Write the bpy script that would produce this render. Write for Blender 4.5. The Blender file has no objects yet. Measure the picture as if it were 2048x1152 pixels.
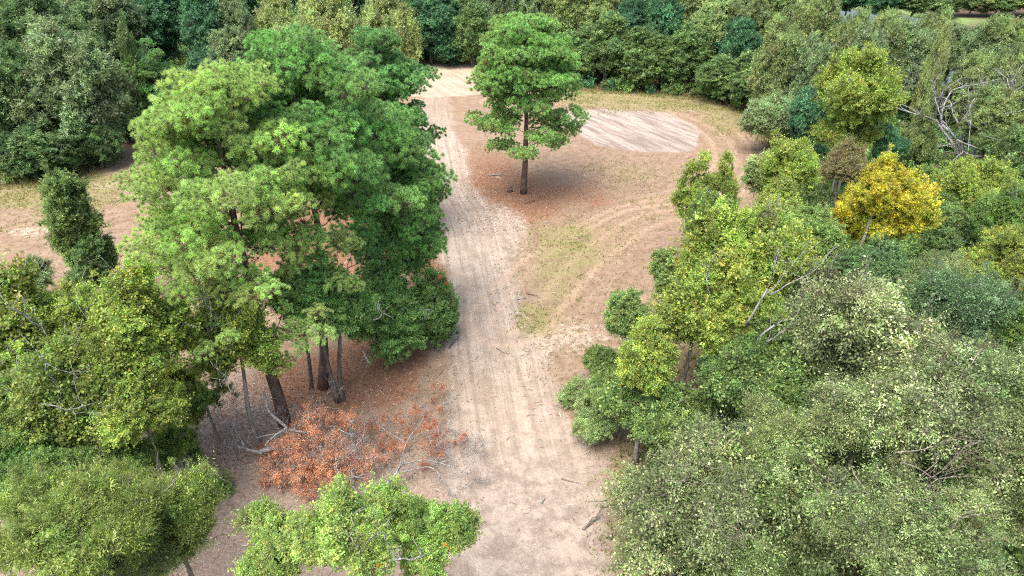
import bpy, math, random
import numpy as np
from mathutils import Vector

# ------------------------------------------------------------------ camera, light, exposure
PI = math.pi
SC = bpy.context.scene
COL = SC.collection
CAM_H, PITCH, FPX = 24.0, math.radians(30.0), 1366.0     # FPX: focal length in pixels of the 2048 px wide photograph

cam_d = bpy.data.cameras.new('camera'); cam = bpy.data.objects.new('camera', cam_d); COL.objects.link(cam)
cam_d.sensor_width = 36.0; cam_d.lens = 36.0 * FPX / 2048.0
cam_d.clip_start = 0.1; cam_d.clip_end = 2000.0
cam.location = (0, 0, CAM_H); cam.rotation_euler = (PI / 2 - PITCH, 0, 0)
SC.camera = cam

SUN_EL, SUN_AZ = math.radians(64), math.radians(215)      # azimuth clockwise from +Y
world = bpy.data.worlds.new('World'); SC.world = world; world.use_nodes = True
wn = world.node_tree; bgn = wn.nodes['Background']
sky = wn.nodes.new('ShaderNodeTexSky'); sky.sky_type = 'NISHITA'; sky.sun_disc = False
sky.sun_elevation = SUN_EL; sky.sun_rotation = SUN_AZ
sky.air_density = 1.0; sky.dust_density = 6.0; sky.ozone_density = 1.0
wn.links.new(sky.outputs[0], bgn.inputs[0]); bgn.inputs[1].default_value = 0.15
sun_d = bpy.data.lights.new('sun', 'SUN'); sun = bpy.data.objects.new('sun', sun_d); COL.objects.link(sun)
sun_d.energy = 1.6; sun_d.angle = math.radians(44); sun_d.color = (1.0, 0.965, 0.91)
sd = Vector((math.sin(SUN_AZ) * math.cos(SUN_EL), math.cos(SUN_AZ) * math.cos(SUN_EL), math.sin(SUN_EL)))
sun.rotation_euler = sd.to_track_quat('Z', 'Y').to_euler(); sun.location = (0, 0, 60)

vs = SC.view_settings
vs.view_transform = 'Standard'; vs.look = 'None'; vs.gamma = 1.0; vs.use_curve_mapping = False
vs.exposure = 1.27
SC.render.engine = 'CYCLES'
cy = SC.cycles
cy.max_bounces = 6; cy.diffuse_bounces = 4; cy.glossy_bounces = 2; cy.transmission_bounces = 3; cy.transparent_max_bounces = 4
cy.use_denoising = False
cy.use_adaptive_sampling = False
SC.render.filter_size = 1.1; cy.filter_width = 1.1

# ------------------------------------------------------------------ helpers
def at(px, py, z=0.0):
    """the point at height z seen at pixel (px, py) of the photograph"""
    a, b = (px - 1024) / FPX, (576 - py) / FPX
    d = np.array([a, math.cos(PITCH) + b * math.sin(PITCH), -math.sin(PITCH) + b * math.cos(PITCH)])
    t = (z - CAM_H) / d[2]
    return np.array([0, 0, CAM_H]) + d * t

def depth_of(p):
    return p[1] * math.cos(PITCH) + (CAM_H - p[2]) * math.sin(PITCH)

def tag(o, label=None, cat=None, group=None, kind=None):
    if label: o['label'] = label
    if cat: o['category'] = cat
    if group: o['group'] = group
    if kind: o['kind'] = kind
    return o

def link(o, parent=None):
    COL.objects.link(o)
    if parent is not None: o.parent = parent
    return o

def mesh_from(name, V, F, mat=None, colors=None, smooth=False):
    """V (n,3); F list of face index arrays, each (m,k)"""
    me = bpy.data.meshes.new(name)
    V = np.asarray(V, np.float32)
    me.vertices.add(len(V)); me.vertices.foreach_set('co', V.ravel())
    loops, starts, totals, off = [], [], [], 0
    for f in F:
        f = np.asarray(f, np.int32)
        if not len(f): continue
        m, k = f.shape
        loops.append(f.ravel()); starts.append(off + np.arange(m) * k); totals.append(np.full(m, k)); off += m * k
    L = np.concatenate(loops)
    me.loops.add(len(L)); me.loops.foreach_set('vertex_index', L.astype(np.int32))
    S = np.concatenate(starts).astype(np.int32)
    me.polygons.add(len(S)); me.polygons.foreach_set('loop_start', S)
    me.polygons.foreach_set('loop_total', np.concatenate(totals).astype(np.int32))
    if smooth: me.polygons.foreach_set('use_smooth', np.ones(len(S), bool))
    if colors is not None:
        a = me.color_attributes.new('leafcol', 'FLOAT_COLOR', 'POINT')
        c = np.ones((len(V), 4), np.float32); c[:, :3] = colors
        a.data.foreach_set('color', c.ravel())
    me.update(calc_edges=True)
    if mat: me.materials.append(mat)
    return me

def unit(v):
    return v / (np.linalg.norm(v, axis=-1, keepdims=True) + 1e-9)

def lin(r, g, b):
    f = lambda c: (c / 255 / 12.92) if c / 255 <= 0.04045 else ((c / 255 + 0.055) / 1.055) ** 2.4
    return np.array([f(r), f(g), f(b)])

# ---- node material helper
class NT:
    def __init__(s, name):
        s.m = bpy.data.materials.new(name); s.m.use_nodes = True
        s.t = s.m.node_tree; s.n = s.t.nodes; s.b = s.n['Principled BSDF']; s.out = s.n['Material Output']
    def set(s, sock, v):
        if hasattr(v, 'links') or isinstance(v, bpy.types.NodeSocket): s.t.links.new(v, sock)
        elif v is not None:
            if isinstance(v, (tuple, list, np.ndarray)):
                v = tuple(float(q) for q in v)
                if sock.type == 'RGBA' and len(v) == 3: v = v + (1.0,)
            sock.default_value = v
    def node(s, typ, ins=None, **kw):
        nd = s.n.new(typ)
        for k, v in kw.items(): setattr(nd, k, v)
        for k, v in (ins or {}).items(): s.set(nd.inputs[k], v)
        return nd
    def attr(s, name, out='Fac'):
        return s.node('ShaderNodeAttribute', attribute_name=name).outputs[out]
    def math(s, op, a, b=0.0, c=None, clamp=False):
        nd = s.node('ShaderNodeMath', {0: a, 1: b}, operation=op, use_clamp=clamp)
        if c is not None: s.set(nd.inputs[2], c)
        return nd.outputs[0]
    def noise(s, vec, scale, detail=4, rough=0.55, out='Fac', dist=0.0):
        return s.node('ShaderNodeTexNoise', {'Vector': vec, 'Scale': scale, 'Detail': detail, 'Roughness': rough, 'Distortion': dist}).outputs[out]
    def mix(s, f, a, b, blend='MIX'):
        nd = s.node('ShaderNodeMix', data_type='RGBA', blend_type=blend)
        s.set(nd.inputs[0], f); s.set(nd.inputs[6], a); s.set(nd.inputs[7], b)
        return nd.outputs[2]
    def ramp(s, f, lo, hi):
        return s.node('ShaderNodeMapRange', {0: f, 1: lo, 2: hi, 3: 0.0, 4: 1.0}, clamp=True, interpolation_type='SMOOTHSTEP').outputs[0]

def leaf_material(name, trans=0.42, rough=0.45, scattered=True):
    t = NT(name)
    oi = t.node('ShaderNodeObjectInfo')
    col = t.attr('leafcol', 'Color')
    hsv = t.node('ShaderNodeHueSaturation', {'Color': col})
    t.set(hsv.inputs['Hue'], t.math('MULTIPLY_ADD', oi.outputs['Random'], 0.014, 0.493))
    t.set(hsv.inputs['Value'], t.math('MULTIPLY_ADD', oi.outputs['Random'], 0.22, 0.90))
    c = hsv.outputs[0] if not scattered else t.mix(1.0, hsv.outputs[0], t.node('ShaderNodeAttribute', attribute_name='tint', attribute_type='INSTANCER').outputs['Color'], 'MULTIPLY')
    t.set(t.b.inputs['Base Color'], c); t.set(t.b.inputs['Roughness'], rough); t.set(t.b.inputs['Specular IOR Level'], 0.35)
    tr = t.node('ShaderNodeBsdfTranslucent')
    t.set(tr.inputs[0], t.mix(1.0, c, (1.0, 1.0, 0.70), 'MULTIPLY'))
    ms = t.node('ShaderNodeMixShader', {0: trans, 1: t.b.outputs[0], 2: tr.outputs[0]})
    t.t.links.new(ms.outputs[0], t.out.inputs[0])
    return t.m

def bark_material(name, c1, c2, scale=6.0, stretch=0.25):
    t = NT(name)
    tc = t.node('ShaderNodeTexCoord').outputs['Object']
    mp = t.node('ShaderNodeMapping', {0: tc, 3: (1, 1, stretch)}).outputs[0]
    n = t.noise(mp, scale, 6, 0.65)
    v = t.node('ShaderNodeTexVoronoi', {'Vector': mp, 'Scale': scale * 1.6}).outputs['Distance']
    f = t.ramp(n, 0.35, 0.68)
    c = t.mix(f, c1, c2)
    c = t.mix(t.ramp(v, 0.0, 0.35), tuple(np.array(c1) * 0.45), c)
    t.set(t.b.inputs['Base Color'], c); t.set(t.b.inputs['Roughness'], 0.9); t.set(t.b.inputs['Specular IOR Level'], 0.15)
    bp = t.node('ShaderNodeBump', {'Strength': 0.8, 'Distance': 0.04, 'Height': t.math('ADD', n, v)})
    t.t.links.new(bp.outputs[0], t.b.inputs['Normal'])
    return t.m

M_LEAF = leaf_material('leaf')
M_NEEDLE = leaf_material('pine_needle', 0.3, 0.5)
M_DRY = leaf_material('dry_leaf', 0.25, 0.75)
M_GRASS = leaf_material('grass_blade', 0.3, 0.6, False)
M_LITTER = leaf_material('litter', 0.0, 0.9, False)
M_BARK = {
    'oak': bark_material('oak_bark', (0.10, 0.085, 0.07), (0.21, 0.19, 0.165)),
    'pine': bark_material('pine_bark', (0.085, 0.06, 0.052), (0.19, 0.135, 0.115), 5.0, 0.3),
    'gum': bark_material('sweetgum_bark', (0.16, 0.15, 0.13), (0.34, 0.33, 0.31)),
    'elm': bark_material('elm_bark', (0.12, 0.10, 0.08), (0.28, 0.25, 0.21)),
    'dead': bark_material('dead_wood', (0.17, 0.165, 0.16), (0.37, 0.375, 0.375), 8.0),
}

# ---- wood
class Wood:
    def __init__(s): s.V, s.Q, s.T, s.n = [], [], [], 0
    def tube(s, P, R, k=6):
        P = np.asarray(P, float); R = np.asarray(R, float); m = len(P)
        T = unit(np.gradient(P, axis=0))
        ref = np.array([0.0, 0, 1]) if abs(T[0][2]) < 0.8 else np.array([1.0, 0, 0])
        A = unit(np.cross(T, ref)); B = np.cross(T, A)
        an = np.linspace(0, 2 * PI, k, endpoint=False)
        ring = P[:, None] + R[:, None, None] * (np.cos(an)[None, :, None] * A[:, None] + np.sin(an)[None, :, None] * B[:, None])
        s.V.append(ring.reshape(-1, 3))
        i = np.arange(m - 1)[:, None] * k + np.arange(k)[None]; j = np.arange(m - 1)[:, None] * k + (np.arange(k)[None] + 1) % k
        s.Q.append(np.stack([i, j, j + k, i + k], -1).reshape(-1, 4) + s.n)
        s.n += m * k
        e = s.n - k
        s.T.append(np.array([[e, e + q, e + q + 1] for q in range(1, k - 1)]))
        s.T.append(np.array([[s.n - m * k, s.n - m * k + q + 1, s.n - m * k + q] for q in range(1, k - 1)]))
    def twigs(s, A, B, r):
        """many straight thin three-sided tapering twigs"""
        n = len(A)
        if not n: return
        D = unit(B - A); U = unit(np.cross(D, np.array([0.3, 0.5, 0.81]))); W = np.cross(D, U)
        ang = np.array([0, 2.094, 4.189]); r = np.broadcast_to(np.asarray(r, float), (n,))
        ring = np.cos(ang)[None, :, None] * U[:, None] + np.sin(ang)[None, :, None] * W[:, None]
        V = np.concatenate([A[:, None] + ring * r[:, None, None], B[:, None]], 1)     # 4 verts
        b = np.arange(n)[:, None] * 4 + s.n
        f = np.array([[0, 1, 3], [1, 2, 3], [2, 0, 3]])
        s.V.append(V.reshape(-1, 3)); s.T.append((b[:, :, None] + f[None]).reshape(-1, 3)); s.n += 4 * n
    def mesh(s, name, mat):
        V = np.concatenate(s.V)
        F = []
        if s.Q: F.append(np.concatenate(s.Q))
        if s.T: F.append(np.concatenate(s.T))
        return mesh_from(name, V, F, mat, smooth=True)

def branch_net(rg, w, trunk, r0, targets, rtip=0.02, k=6, wig=0.08, power=0.5, up=1.4, start=0.3, seg=4, trunk_k=10, trunk_taper=0.55, droop=0.0):
    """tube network growing from the trunk to every target point"""
    trunk = np.asarray(trunk, float); nt = len(trunk)
    nodes = [p for p in trunk]; par = [-1] + list(range(nt - 1))
    own = [0] * nt
    ntg = len(targets)
    axis = trunk[min(nt - 1, int(nt * 0.6))]
    order = np.argsort([np.linalg.norm((t - axis)[:2]) for t in targets])
    chains = []
    s0 = int(nt * start)
    for ti in order:
        t = targets[ti]
        N = np.array(nodes)
        d = N - t
        dh = np.hypot(d[:, 0], d[:, 1])
        cost = np.linalg.norm(d, axis=1) + up * np.maximum(0, d[:, 2] + 0.35 * dh)
        cost[:s0] = 1e9
        b = int(np.argmin(cost)); p0 = N[b]
        L = np.linalg.norm(t - p0)
        ids = [b]
        prev = b
        for q in range(1, seg + 1):
            u = q / seg
            p = p0 + (t - p0) * u
            p = p + np.array([0, 0, -(0.12 - droop) * L * math.sin(PI * u)]) * (1 if q < seg else 0)
            if q < seg: p = p + rg.normal(0, wig * L / seg, 3)
            nodes.append(p); par.append(prev); own.append(0); prev = len(nodes) - 1; ids.append(prev)
        own[prev] = 1
        chains.append(ids)
    cnt = np.array(own, float)
    for i in range(len(nodes) - 1, 0, -1):
        if par[i] >= 0: cnt[par[i]] += cnt[i]
    N = np.array(nodes)
    tot = max(1.0, cnt[0])
    kk = max(1e-6, (r0 * trunk_taper) / tot ** power)
    rad = np.maximum(rtip, kk * cnt ** power)
    for i in range(nt):
        u = i / (nt - 1)
        rad[i] = max(rad[i] if i > nt * 0.7 else 0, r0 * (1 - u) ** 0.8 * 0.9 + rtip + r0 * 0.25 * math.exp(-u * nt * 1.2))
    w.tube(trunk, rad[:nt], trunk_k)
    for ids in chains:
        R = rad[ids].copy(); R[0] = min(R[0], R[1] * 1.15)
        w.tube(N[ids], R, k if R[0] > 0.05 else 4 if R[0] > 0.025 else 3)

# ---- leaves
def leaf_geo(P, D, Nn, L, W, two=True, fold=0.12):
    D = unit(D); S = unit(np.cross(D, Nn)); Nn = np.cross(S, D)
    L = L[:, None]; W = W[:, None]; n = len(P)
    if two:
        V = np.stack([P, P + D * L * 0.45 + S * W * 0.5 + Nn * W * fold, P + D * L, P + D * L * 0.45 - S * W * 0.5 + Nn * W * fold], 1)
        b = np.arange(n)[:, None] * 4
        F = np.concatenate([b + np.array([[0, 1, 2]]), b + np.array([[0, 2, 3]])])
        return V.reshape(-1, 3), F, 4
    V = np.stack([P - S * W * 0.5, P + S * W * 0.5, P + D * L], 1)
    return V.reshape(-1, 3), np.arange(n)[:, None] * 3 + np.array([[0, 1, 2]]), 3

KINDS = {
    # cols: palette with weights; L,W leaf size; lump: lump radius as a share of crown radius; up: twig uprightness
    'gum':      dict(cols=[((0.185, 0.265, 0.055), 4), ((0.130, 0.215, 0.050), 4), ((0.270, 0.310, 0.060), 2.5), ((0.36, 0.31, 0.06), 0.6)], L=.115, W=.095, lump=.25, up=.75, cone=.35, bark='gum', k=2.3),
    'gumgreen': dict(cols=[((0.110, 0.195, 0.050), 4), ((0.080, 0.155, 0.042), 4), ((0.18, 0.24, 0.060), 2.5)], L=.11, W=.085, lump=.24, up=.75, cone=.35, bark='gum', k=2.0),
    'gold':     dict(cols=[((0.50, 0.42, 0.035), 4), ((0.42, 0.40, 0.045), 4), ((0.50, 0.36, 0.03), .6), ((0.24, 0.30, 0.05), 4.5)], L=.13, W=.11, lump=.22, up=.9, cone=.6, bark='gum', k=2.1),
    'oak':      dict(cols=[((0.048, 0.085, 0.032), 4), ((0.035, 0.070, 0.030), 4), ((0.075, 0.105, 0.038), 2)], L=.12, W=.07, lump=.26, up=.2, cone=.1, bark='oak', k=2.6),
    'oakgrey':  dict(cols=[((0.088, 0.128, 0.062), 4), ((0.070, 0.110, 0.055), 4), ((0.125, 0.150, 0.075), 2)], L=.12, W=.065, lump=.24, up=.2, cone=.1, bark='oak', k=2.5),
    'teal':     dict(cols=[((0.028, 0.072, 0.036), 4), ((0.022, 0.060, 0.034), 4), ((0.045, 0.095, 0.038), 2)], L=.14, W=.09, lump=.24, up=.3, cone=.2, bark='oak', k=2.6),
    'green':    dict(cols=[((0.078, 0.130, 0.046), 4), ((0.058, 0.105, 0.040), 4), ((0.125, 0.170, 0.055), 2)], L=.13, W=.09, lump=.24, up=.4, cone=.25, bark='oak', k=2.5),
    'olive':    dict(cols=[((0.120, 0.165, 0.065), 4), ((0.090, 0.138, 0.055), 4), ((0.175, 0.215, 0.078), 2.5), ((0.23, 0.20, 0.08), 0.5)], L=.12, W=.07, lump=.23, up=.25, cone=.1, bark='elm', k=2.3),
    'elm':      dict(cols=[((0.180, 0.228, 0.102), 4), ((0.115, 0.165, 0.062), 4), ((0.300, 0.335, 0.185), 2.4), ((0.065, 0.110, 0.034), 3)], L=.10, W=.056, lump=.23, up=.3, cone=.05, bark='elm', spread=1.5, wild=.75, many=1.2, k=.72, long=1.9, fill=.40, vary=.36, gaps=.16),
    'willow':   dict(cols=[((0.150, 0.190, 0.065), 4), ((0.105, 0.150, 0.045), 4), ((0.255, 0.280, 0.130), 1.6), ((0.070, 0.120, 0.028), 2)], L=.15, W=.036, lump=.22, up=.45, cone=.15, bark='elm', spread=1.2, wild=.6, many=1.0, k=1.3, long=1.8, fill=.3, vary=.24, gaps=.08),
    'pale':     dict(cols=[((0.205, 0.265, 0.105), 4), ((0.145, 0.20, 0.08), 4), ((0.31, 0.32, 0.10), 1.5), ((0.13, 0.16, 0.05), 1)], L=.12, W=.07, lump=.22, up=.5, cone=.2, bark='gum', k=1.3),
    'brown':    dict(cols=[((0.20, 0.19, 0.085), 4), ((0.155, 0.145, 0.075), 3), ((0.25, 0.225, 0.11), 1.5)], L=.10, W=.06, lump=.22, up=.3, cone=.1, bark='elm', k=1.3),
    'rust':     dict(cols=[((0.46, 0.195, 0.100), 4), ((0.34, 0.140, 0.068), 4), ((0.58, 0.32, 0.20), 2), ((0.16, 0.085, 0.05), 1.5)], L=.11, W=.040, lump=.3, up=.1, cone=0, bark='dead', k=.6),
}

for _k, _f in dict(gum=1.5, gumgreen=1.55, gold=1.3, oak=2.7, oakgrey=2.55, teal=2.8, green=2.0, olive=2.05, elm=1.45, willow=1.55, pale=1.75, brown=1.3, rust=1.1).items():
    KINDS[_k]['cols'] = [(tuple(min(.8, q * _f) for q in c), w_) for c, w_ in KINDS[_k]['cols']]

def pick_cols(rg, cols, n):
    C = np.array([c for c, _ in cols]); w = np.array([q for _, q in cols], float); w /= w.sum()
    return C[rg.choice(len(C), n, p=w)]

def branchlets(rg, n, r, up, out=0.0, long=1.6):
    """random branchlet directions and lengths of one leafy bough of radius r (axis +Z up, +X outwards)"""
    d = unit(rg.normal(size=(n, 3)) + np.array([out, 0, 0.55]))
    ln = r * (0.45 + (long - 0.45) * rg.random(n) ** 1.5)
    return d, ln

def bough_mesh(rg, kind, r, ppm, two, dens=1.0):
    """one leafy bough: curved branchlets that carry leaves along their outer part; about r in radius, centred on the origin"""
    K = KINDS[kind]
    L = max(K['L'], 1.9 / ppm); W = L * K['W'] / K['L']
    W = max(W, 0.8 / ppm)
    area = L * W * 0.5
    tot = int(K['k'] * dens * 4 * PI * r * r * 0.62 / area)
    sp = int(np.clip(34 * (r / 0.65), 28, 54))
    per = max(4, tot // sp)
    d, ln = branchlets(rg, sp, r, K['up'], 0.3, K.get('long', 1.65))
    t = 0.30 + 0.75 * rg.random((sp, per)) ** 0.75
    up = np.array([0, 0, K['up'] * 0.6 - 0.1])
    axis = d[:, None] * t[..., None] + up * (t ** 2)[..., None] * 0.5
    rad = rg.normal(0, 1, (sp, per, 3)); rad -= (rad * d[:, None]).sum(-1, keepdims=True) * d[:, None]
    width = 0.145 * r * (1.15 - 0.65 * t) * K.get('spread', 1.0)
    p = axis * ln[:, None, None] * np.array([1, 1, 0.95]) + rad * width[..., None]
    droop = -0.25 if kind in ('willow', 'elm') else -0.10
    dd = unit(d[:, None] * 0.55 + unit(rad) * 0.75 + rg.normal(0, 0.35, (sp, per, 3)) + np.array([0, 0, droop]))
    nn = rg.normal(0, K.get('wild', 0.55), (sp, per, 3)) + np.array([0, 0, 0.85]) + d[:, None] * 0.45
    base = pick_cols(rg, K['cols'], sp) * (1 + rg.normal(0, 0.12, (sp, 1)))
    cl = 0.45 * base[:, None] + 0.55 * pick_cols(rg, K['cols'], sp * per).reshape(sp, per, 3)
    cl = cl * np.exp(rg.normal(0, 0.26, (sp, per, 1)))
    n = sp * per
    V, F, k = leaf_geo(p.reshape(-1, 3), dd.reshape(-1, 3), nn.reshape(-1, 3), L * rg.uniform(0.65, 1.3, n), W * rg.uniform(0.7, 1.25, n), two)
    C = np.repeat(np.clip(cl.reshape(-1, 3), 0.004, 0.85), k, 0)
    # branchlet wood inside the bough
    w = Wood(); tip = (d * 1.05 + up * 0.5) * ln[:, None] * np.array([1, 1, 0.9])
    w.twigs(np.zeros((sp, 3)), tip, max(0.011, 0.22 / ppm))
    Vw = np.concatenate(w.V); Tw = np.concatenate(w.T)
    tc = {'gum': (0.40, 0.39, 0.36), 'elm': (0.33, 0.28, 0.235), 'oak': (0.13, 0.11, 0.09), 'dead': (0.40, 0.36, 0.33), 'pine': (.1, .07, .06)}[K['bark']]
    C = np.concatenate([C, np.tile(tc, (len(Vw), 1))])
    TRIS[0] += len(F) + len(Tw)
    return mesh_from('bough', np.concatenate([V, Vw]), [F, Tw + len(V)], M_DRY if kind == 'rust' else M_LEAF, colors=C)

def pad_mesh(rg, ppm, nneed, nl, ntuft, r=0.9):
    """one pine bough: a flattened pad of upturned, ball-shaped needle tufts"""
    T = np.zeros((0, 3))
    for _ in range(ntuft * 30):
        d = unit(rg.normal(size=3) + np.array([0.15, 0, 0.45])); q = d * rg.uniform(0.5, 1.0) * r * np.array([1, 1, 0.62])
        if len(T) == 0 or ((T - q) ** 2).sum(1).min() > (nl * 1.15) ** 2: T = np.vstack([T, q])
        if len(T) >= ntuft: break
    ntuft = len(T)
    o = unit(unit(T / r) * 0.6 + np.array([0, 0, 0.75]) + rg.normal(0, 0.18, (ntuft, 3)))
    v = unit(rg.normal(size=(ntuft, nneed, 3)))
    dirs = unit(v + o[:, None] * 0.80)
    P = T[:, None] + dirs * 0.02
    ts = rg.uniform(0.85, 1.15, (ntuft, 1))
    ln = nl * ts * rg.uniform(0.80, 1.08, (ntuft, nneed))
    wd = max(0.009, 0.42 / ppm)
    g = np.exp(rg.normal(0, 0.16, (ntuft, 1, 1)) + rg.normal(0, 0.16, (ntuft, nneed, 1)))
    cc = np.array([0.58, 0.95, 0.30]) * 0.52 * g
    cc = np.where(rg.random((ntuft, 1, 1)) < 0.0015, np.array([0.36, 0.24, 0.10]), cc)
    n = ntuft * nneed
    V, F, k = leaf_geo(P.reshape(-1, 3), dirs.reshape(-1, 3), rg.normal(size=(n, 3)), ln.ravel(), np.full(n, wd), False)
    C = np.repeat(np.clip(cc.reshape(-1, 3), .004, .8), 3, 0)
    w = Wood(); w.twigs(np.tile([[0, 0, -0.2 * r]], (ntuft, 1)) * 1.0, T, max(0.009, 0.15 / ppm))
    Vw = np.concatenate(w.V); Tw = np.concatenate(w.T)
    C = np.concatenate([C, np.tile((.12, .085, .07), (len(Vw), 1))])
    TRIS[0] += len(F) + len(Tw)
    return mesh_from('pine_bough', np.concatenate([V, Vw]), [F, Tw + len(V)], M_NEEDLE, colors=C)

SCATTER = {}
def scatter_group(key, meshes):
    """geometry nodes: one bough mesh on every point of the crown's mesh"""
    if key in SCATTER: return SCATTER[key]
    ng = bpy.data.node_groups.new('boughs', 'GeometryNodeTree')
    ng.interface.new_socket('Geometry', in_out='INPUT', socket_type='NodeSocketGeometry')
    ng.interface.new_socket('Geometry', in_out='OUTPUT', socket_type='NodeSocketGeometry')
    N, Lk = ng.nodes, ng.links
    gi = N.new('NodeGroupInput'); go = N.new('NodeGroupOutput'); iop = N.new('GeometryNodeInstanceOnPoints'); gti = N.new('GeometryNodeGeometryToInstance')
    for me in meshes:
        oi = N.new('GeometryNodeObjectInfo'); oi.inputs['Object'].default_value = bpy.data.objects.new(me.name, me); oi.inputs['As Instance'].default_value = False
        Lk.new(oi.outputs['Geometry'], gti.inputs[0])
    def na(name, typ):
        n = N.new('GeometryNodeInputNamedAttribute'); n.data_type = typ; n.inputs[0].default_value = name; return n.outputs[0]
    Lk.new(gi.outputs[0], iop.inputs['Points']); Lk.new(gti.outputs[0], iop.inputs['Instance']); iop.inputs['Pick Instance'].default_value = True
    Lk.new(na('variant', 'INT'), iop.inputs['Instance Index'])
    e2r = N.new('FunctionNodeEulerToRotation'); Lk.new(na('turn', 'FLOAT_VECTOR'), e2r.inputs[0]); Lk.new(e2r.outputs[0], iop.inputs['Rotation'])
    Lk.new(na('size', 'FLOAT'), iop.inputs['Scale']); Lk.new(iop.outputs[0], go.inputs[0])
    SCATTER[key] = ng
    return ng

def point_mesh(name, P, turn, size, variant, tint):
    me = bpy.data.meshes.new(name); me.vertices.add(len(P)); me.vertices.foreach_set('co', np.asarray(P, np.float32).ravel())
    def put(n, typ, f, v, dt=np.float32):
        a = me.attributes.new(n, typ, 'POINT'); a.data.foreach_set(f, np.ascontiguousarray(v, dt).ravel())
    put('turn', 'FLOAT_VECTOR', 'vector', turn); put('size', 'FLOAT', 'value', size); put('variant', 'INT', 'value', variant, np.int32); put('tint', 'FLOAT_VECTOR', 'vector', tint)
    return me

LODS = [(30.0, True, 0.62), (17.0, False, 0.75), (10.0, False, 0.95)]
def lod_of(ppm): return 0 if ppm > 22 else 1 if ppm > 12 else 2
def bough_group(kind, lod):
    key = (kind, lod)
    if key not in SCATTER:
        ppm, two, r = LODS[lod]
        rg = np.random.default_rng(sum(map(ord, kind)) * 3 + lod)
        scatter_group(key, [bough_mesh(rg, kind, r, ppm, two, (0.60, 0.80, 1.0)[lod]) for _ in range(4)])
    return SCATTER[key]

def outline_lumps(rg, R, zc, rt, rb, K, n, lr, hole, loose=False):
    """bough centres over a crown made of several overlapping sub-crowns, mostly near its surface"""
    m = 1 if R < 1.2 else int(np.clip(2.5 + R * 0.9, 3, 8))
    a = rg.uniform(0, 6.28) + np.arange(m) * 2 * PI / max(m, 1) + rg.normal(0, .35, m)
    off = np.zeros(m) if m == 1 else rg.uniform(.30, .58, m)
    f = np.ones(m) if m == 1 else rg.uniform(.40, .62, m)
    fz = np.ones(m) if m == 1 else rg.uniform(.45, .80, m)
    oz = np.zeros(m) if m == 1 else rg.uniform(-.35, .30, m)
    if loose and R > 1.2:
        m = int(np.clip(5 + R * 1.8, 6, 14)); a = rg.uniform(0, 6.28) + np.arange(m) * 2.4 + rg.normal(0, .3, m)
        off = np.sqrt((np.arange(m) + .5) / m) * .74 * rg.uniform(.85, 1.1, m); f = rg.uniform(.24, .42, m); fz = rg.uniform(.28, .62, m)
        oz = (1 - off ** 2) * .42 + rg.uniform(-.55, .32, m); off[0] = .08; f[0] = .38; fz[0] = .62; oz[0] = .30
    elif m > 1: off[0] = .12; f[0] = .6; fz[0] = .82; oz[0] = .18
    top = (oz + fz).max(); sc = 1.0 / max(top, .6)
    cx, cy_, cz = np.cos(a) * off * R, np.sin(a) * off * R, oz * sc
    out = np.zeros((0, 3)); Q = []
    N = n * 26
    k = rg.choice(m, N, p=f ** 2 / (f ** 2).sum())
    d = unit(rg.normal(size=(N, 3)))
    u = rg.random(N); rr = np.where(u < 0.82 - K.get('fill', 0.0), rg.uniform(0.85, 1.05, N), rg.uniform(0.3, 0.85, N))
    up = np.maximum(0, d[:, 2]); hx = R * f[k] * (1 - K['cone'] * up ** 1.2)
    x = cx[k] + d[:, 0] * hx * rr; y = cy_[k] + d[:, 1] * hx * rr; zn = cz[k] + d[:, 2] * fz[k] * sc * rr
    inside = np.zeros(N)
    for j in range(m):
        q = ((x - cx[j]) / (R * f[j])) ** 2 + ((y - cy_[j]) / (R * f[j])) ** 2 + ((zn - cz[j]) / (fz[j] * sc)) ** 2
        inside += (q < 0.6) & (k != j)
    z = zc + np.where(zn > 0, rt, rb) * zn
    for i in range(N):
        if inside[i] and rg.random() < (.35 if loose else .8): continue
        if d[i, 2] < -0.8 or rg.random() < hole or z[i] < 0.15: continue
        p = np.array([x[i], y[i], z[i]])
        if len(out) and ((out - p) ** 2).sum(1).min() < ((0.74 if 'many' not in K else .6) * lr * rg.uniform(0.6, 1.25)) ** 2: continue
        out = np.vstack([out, p])
        if len(out) >= n: break
    return out

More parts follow.
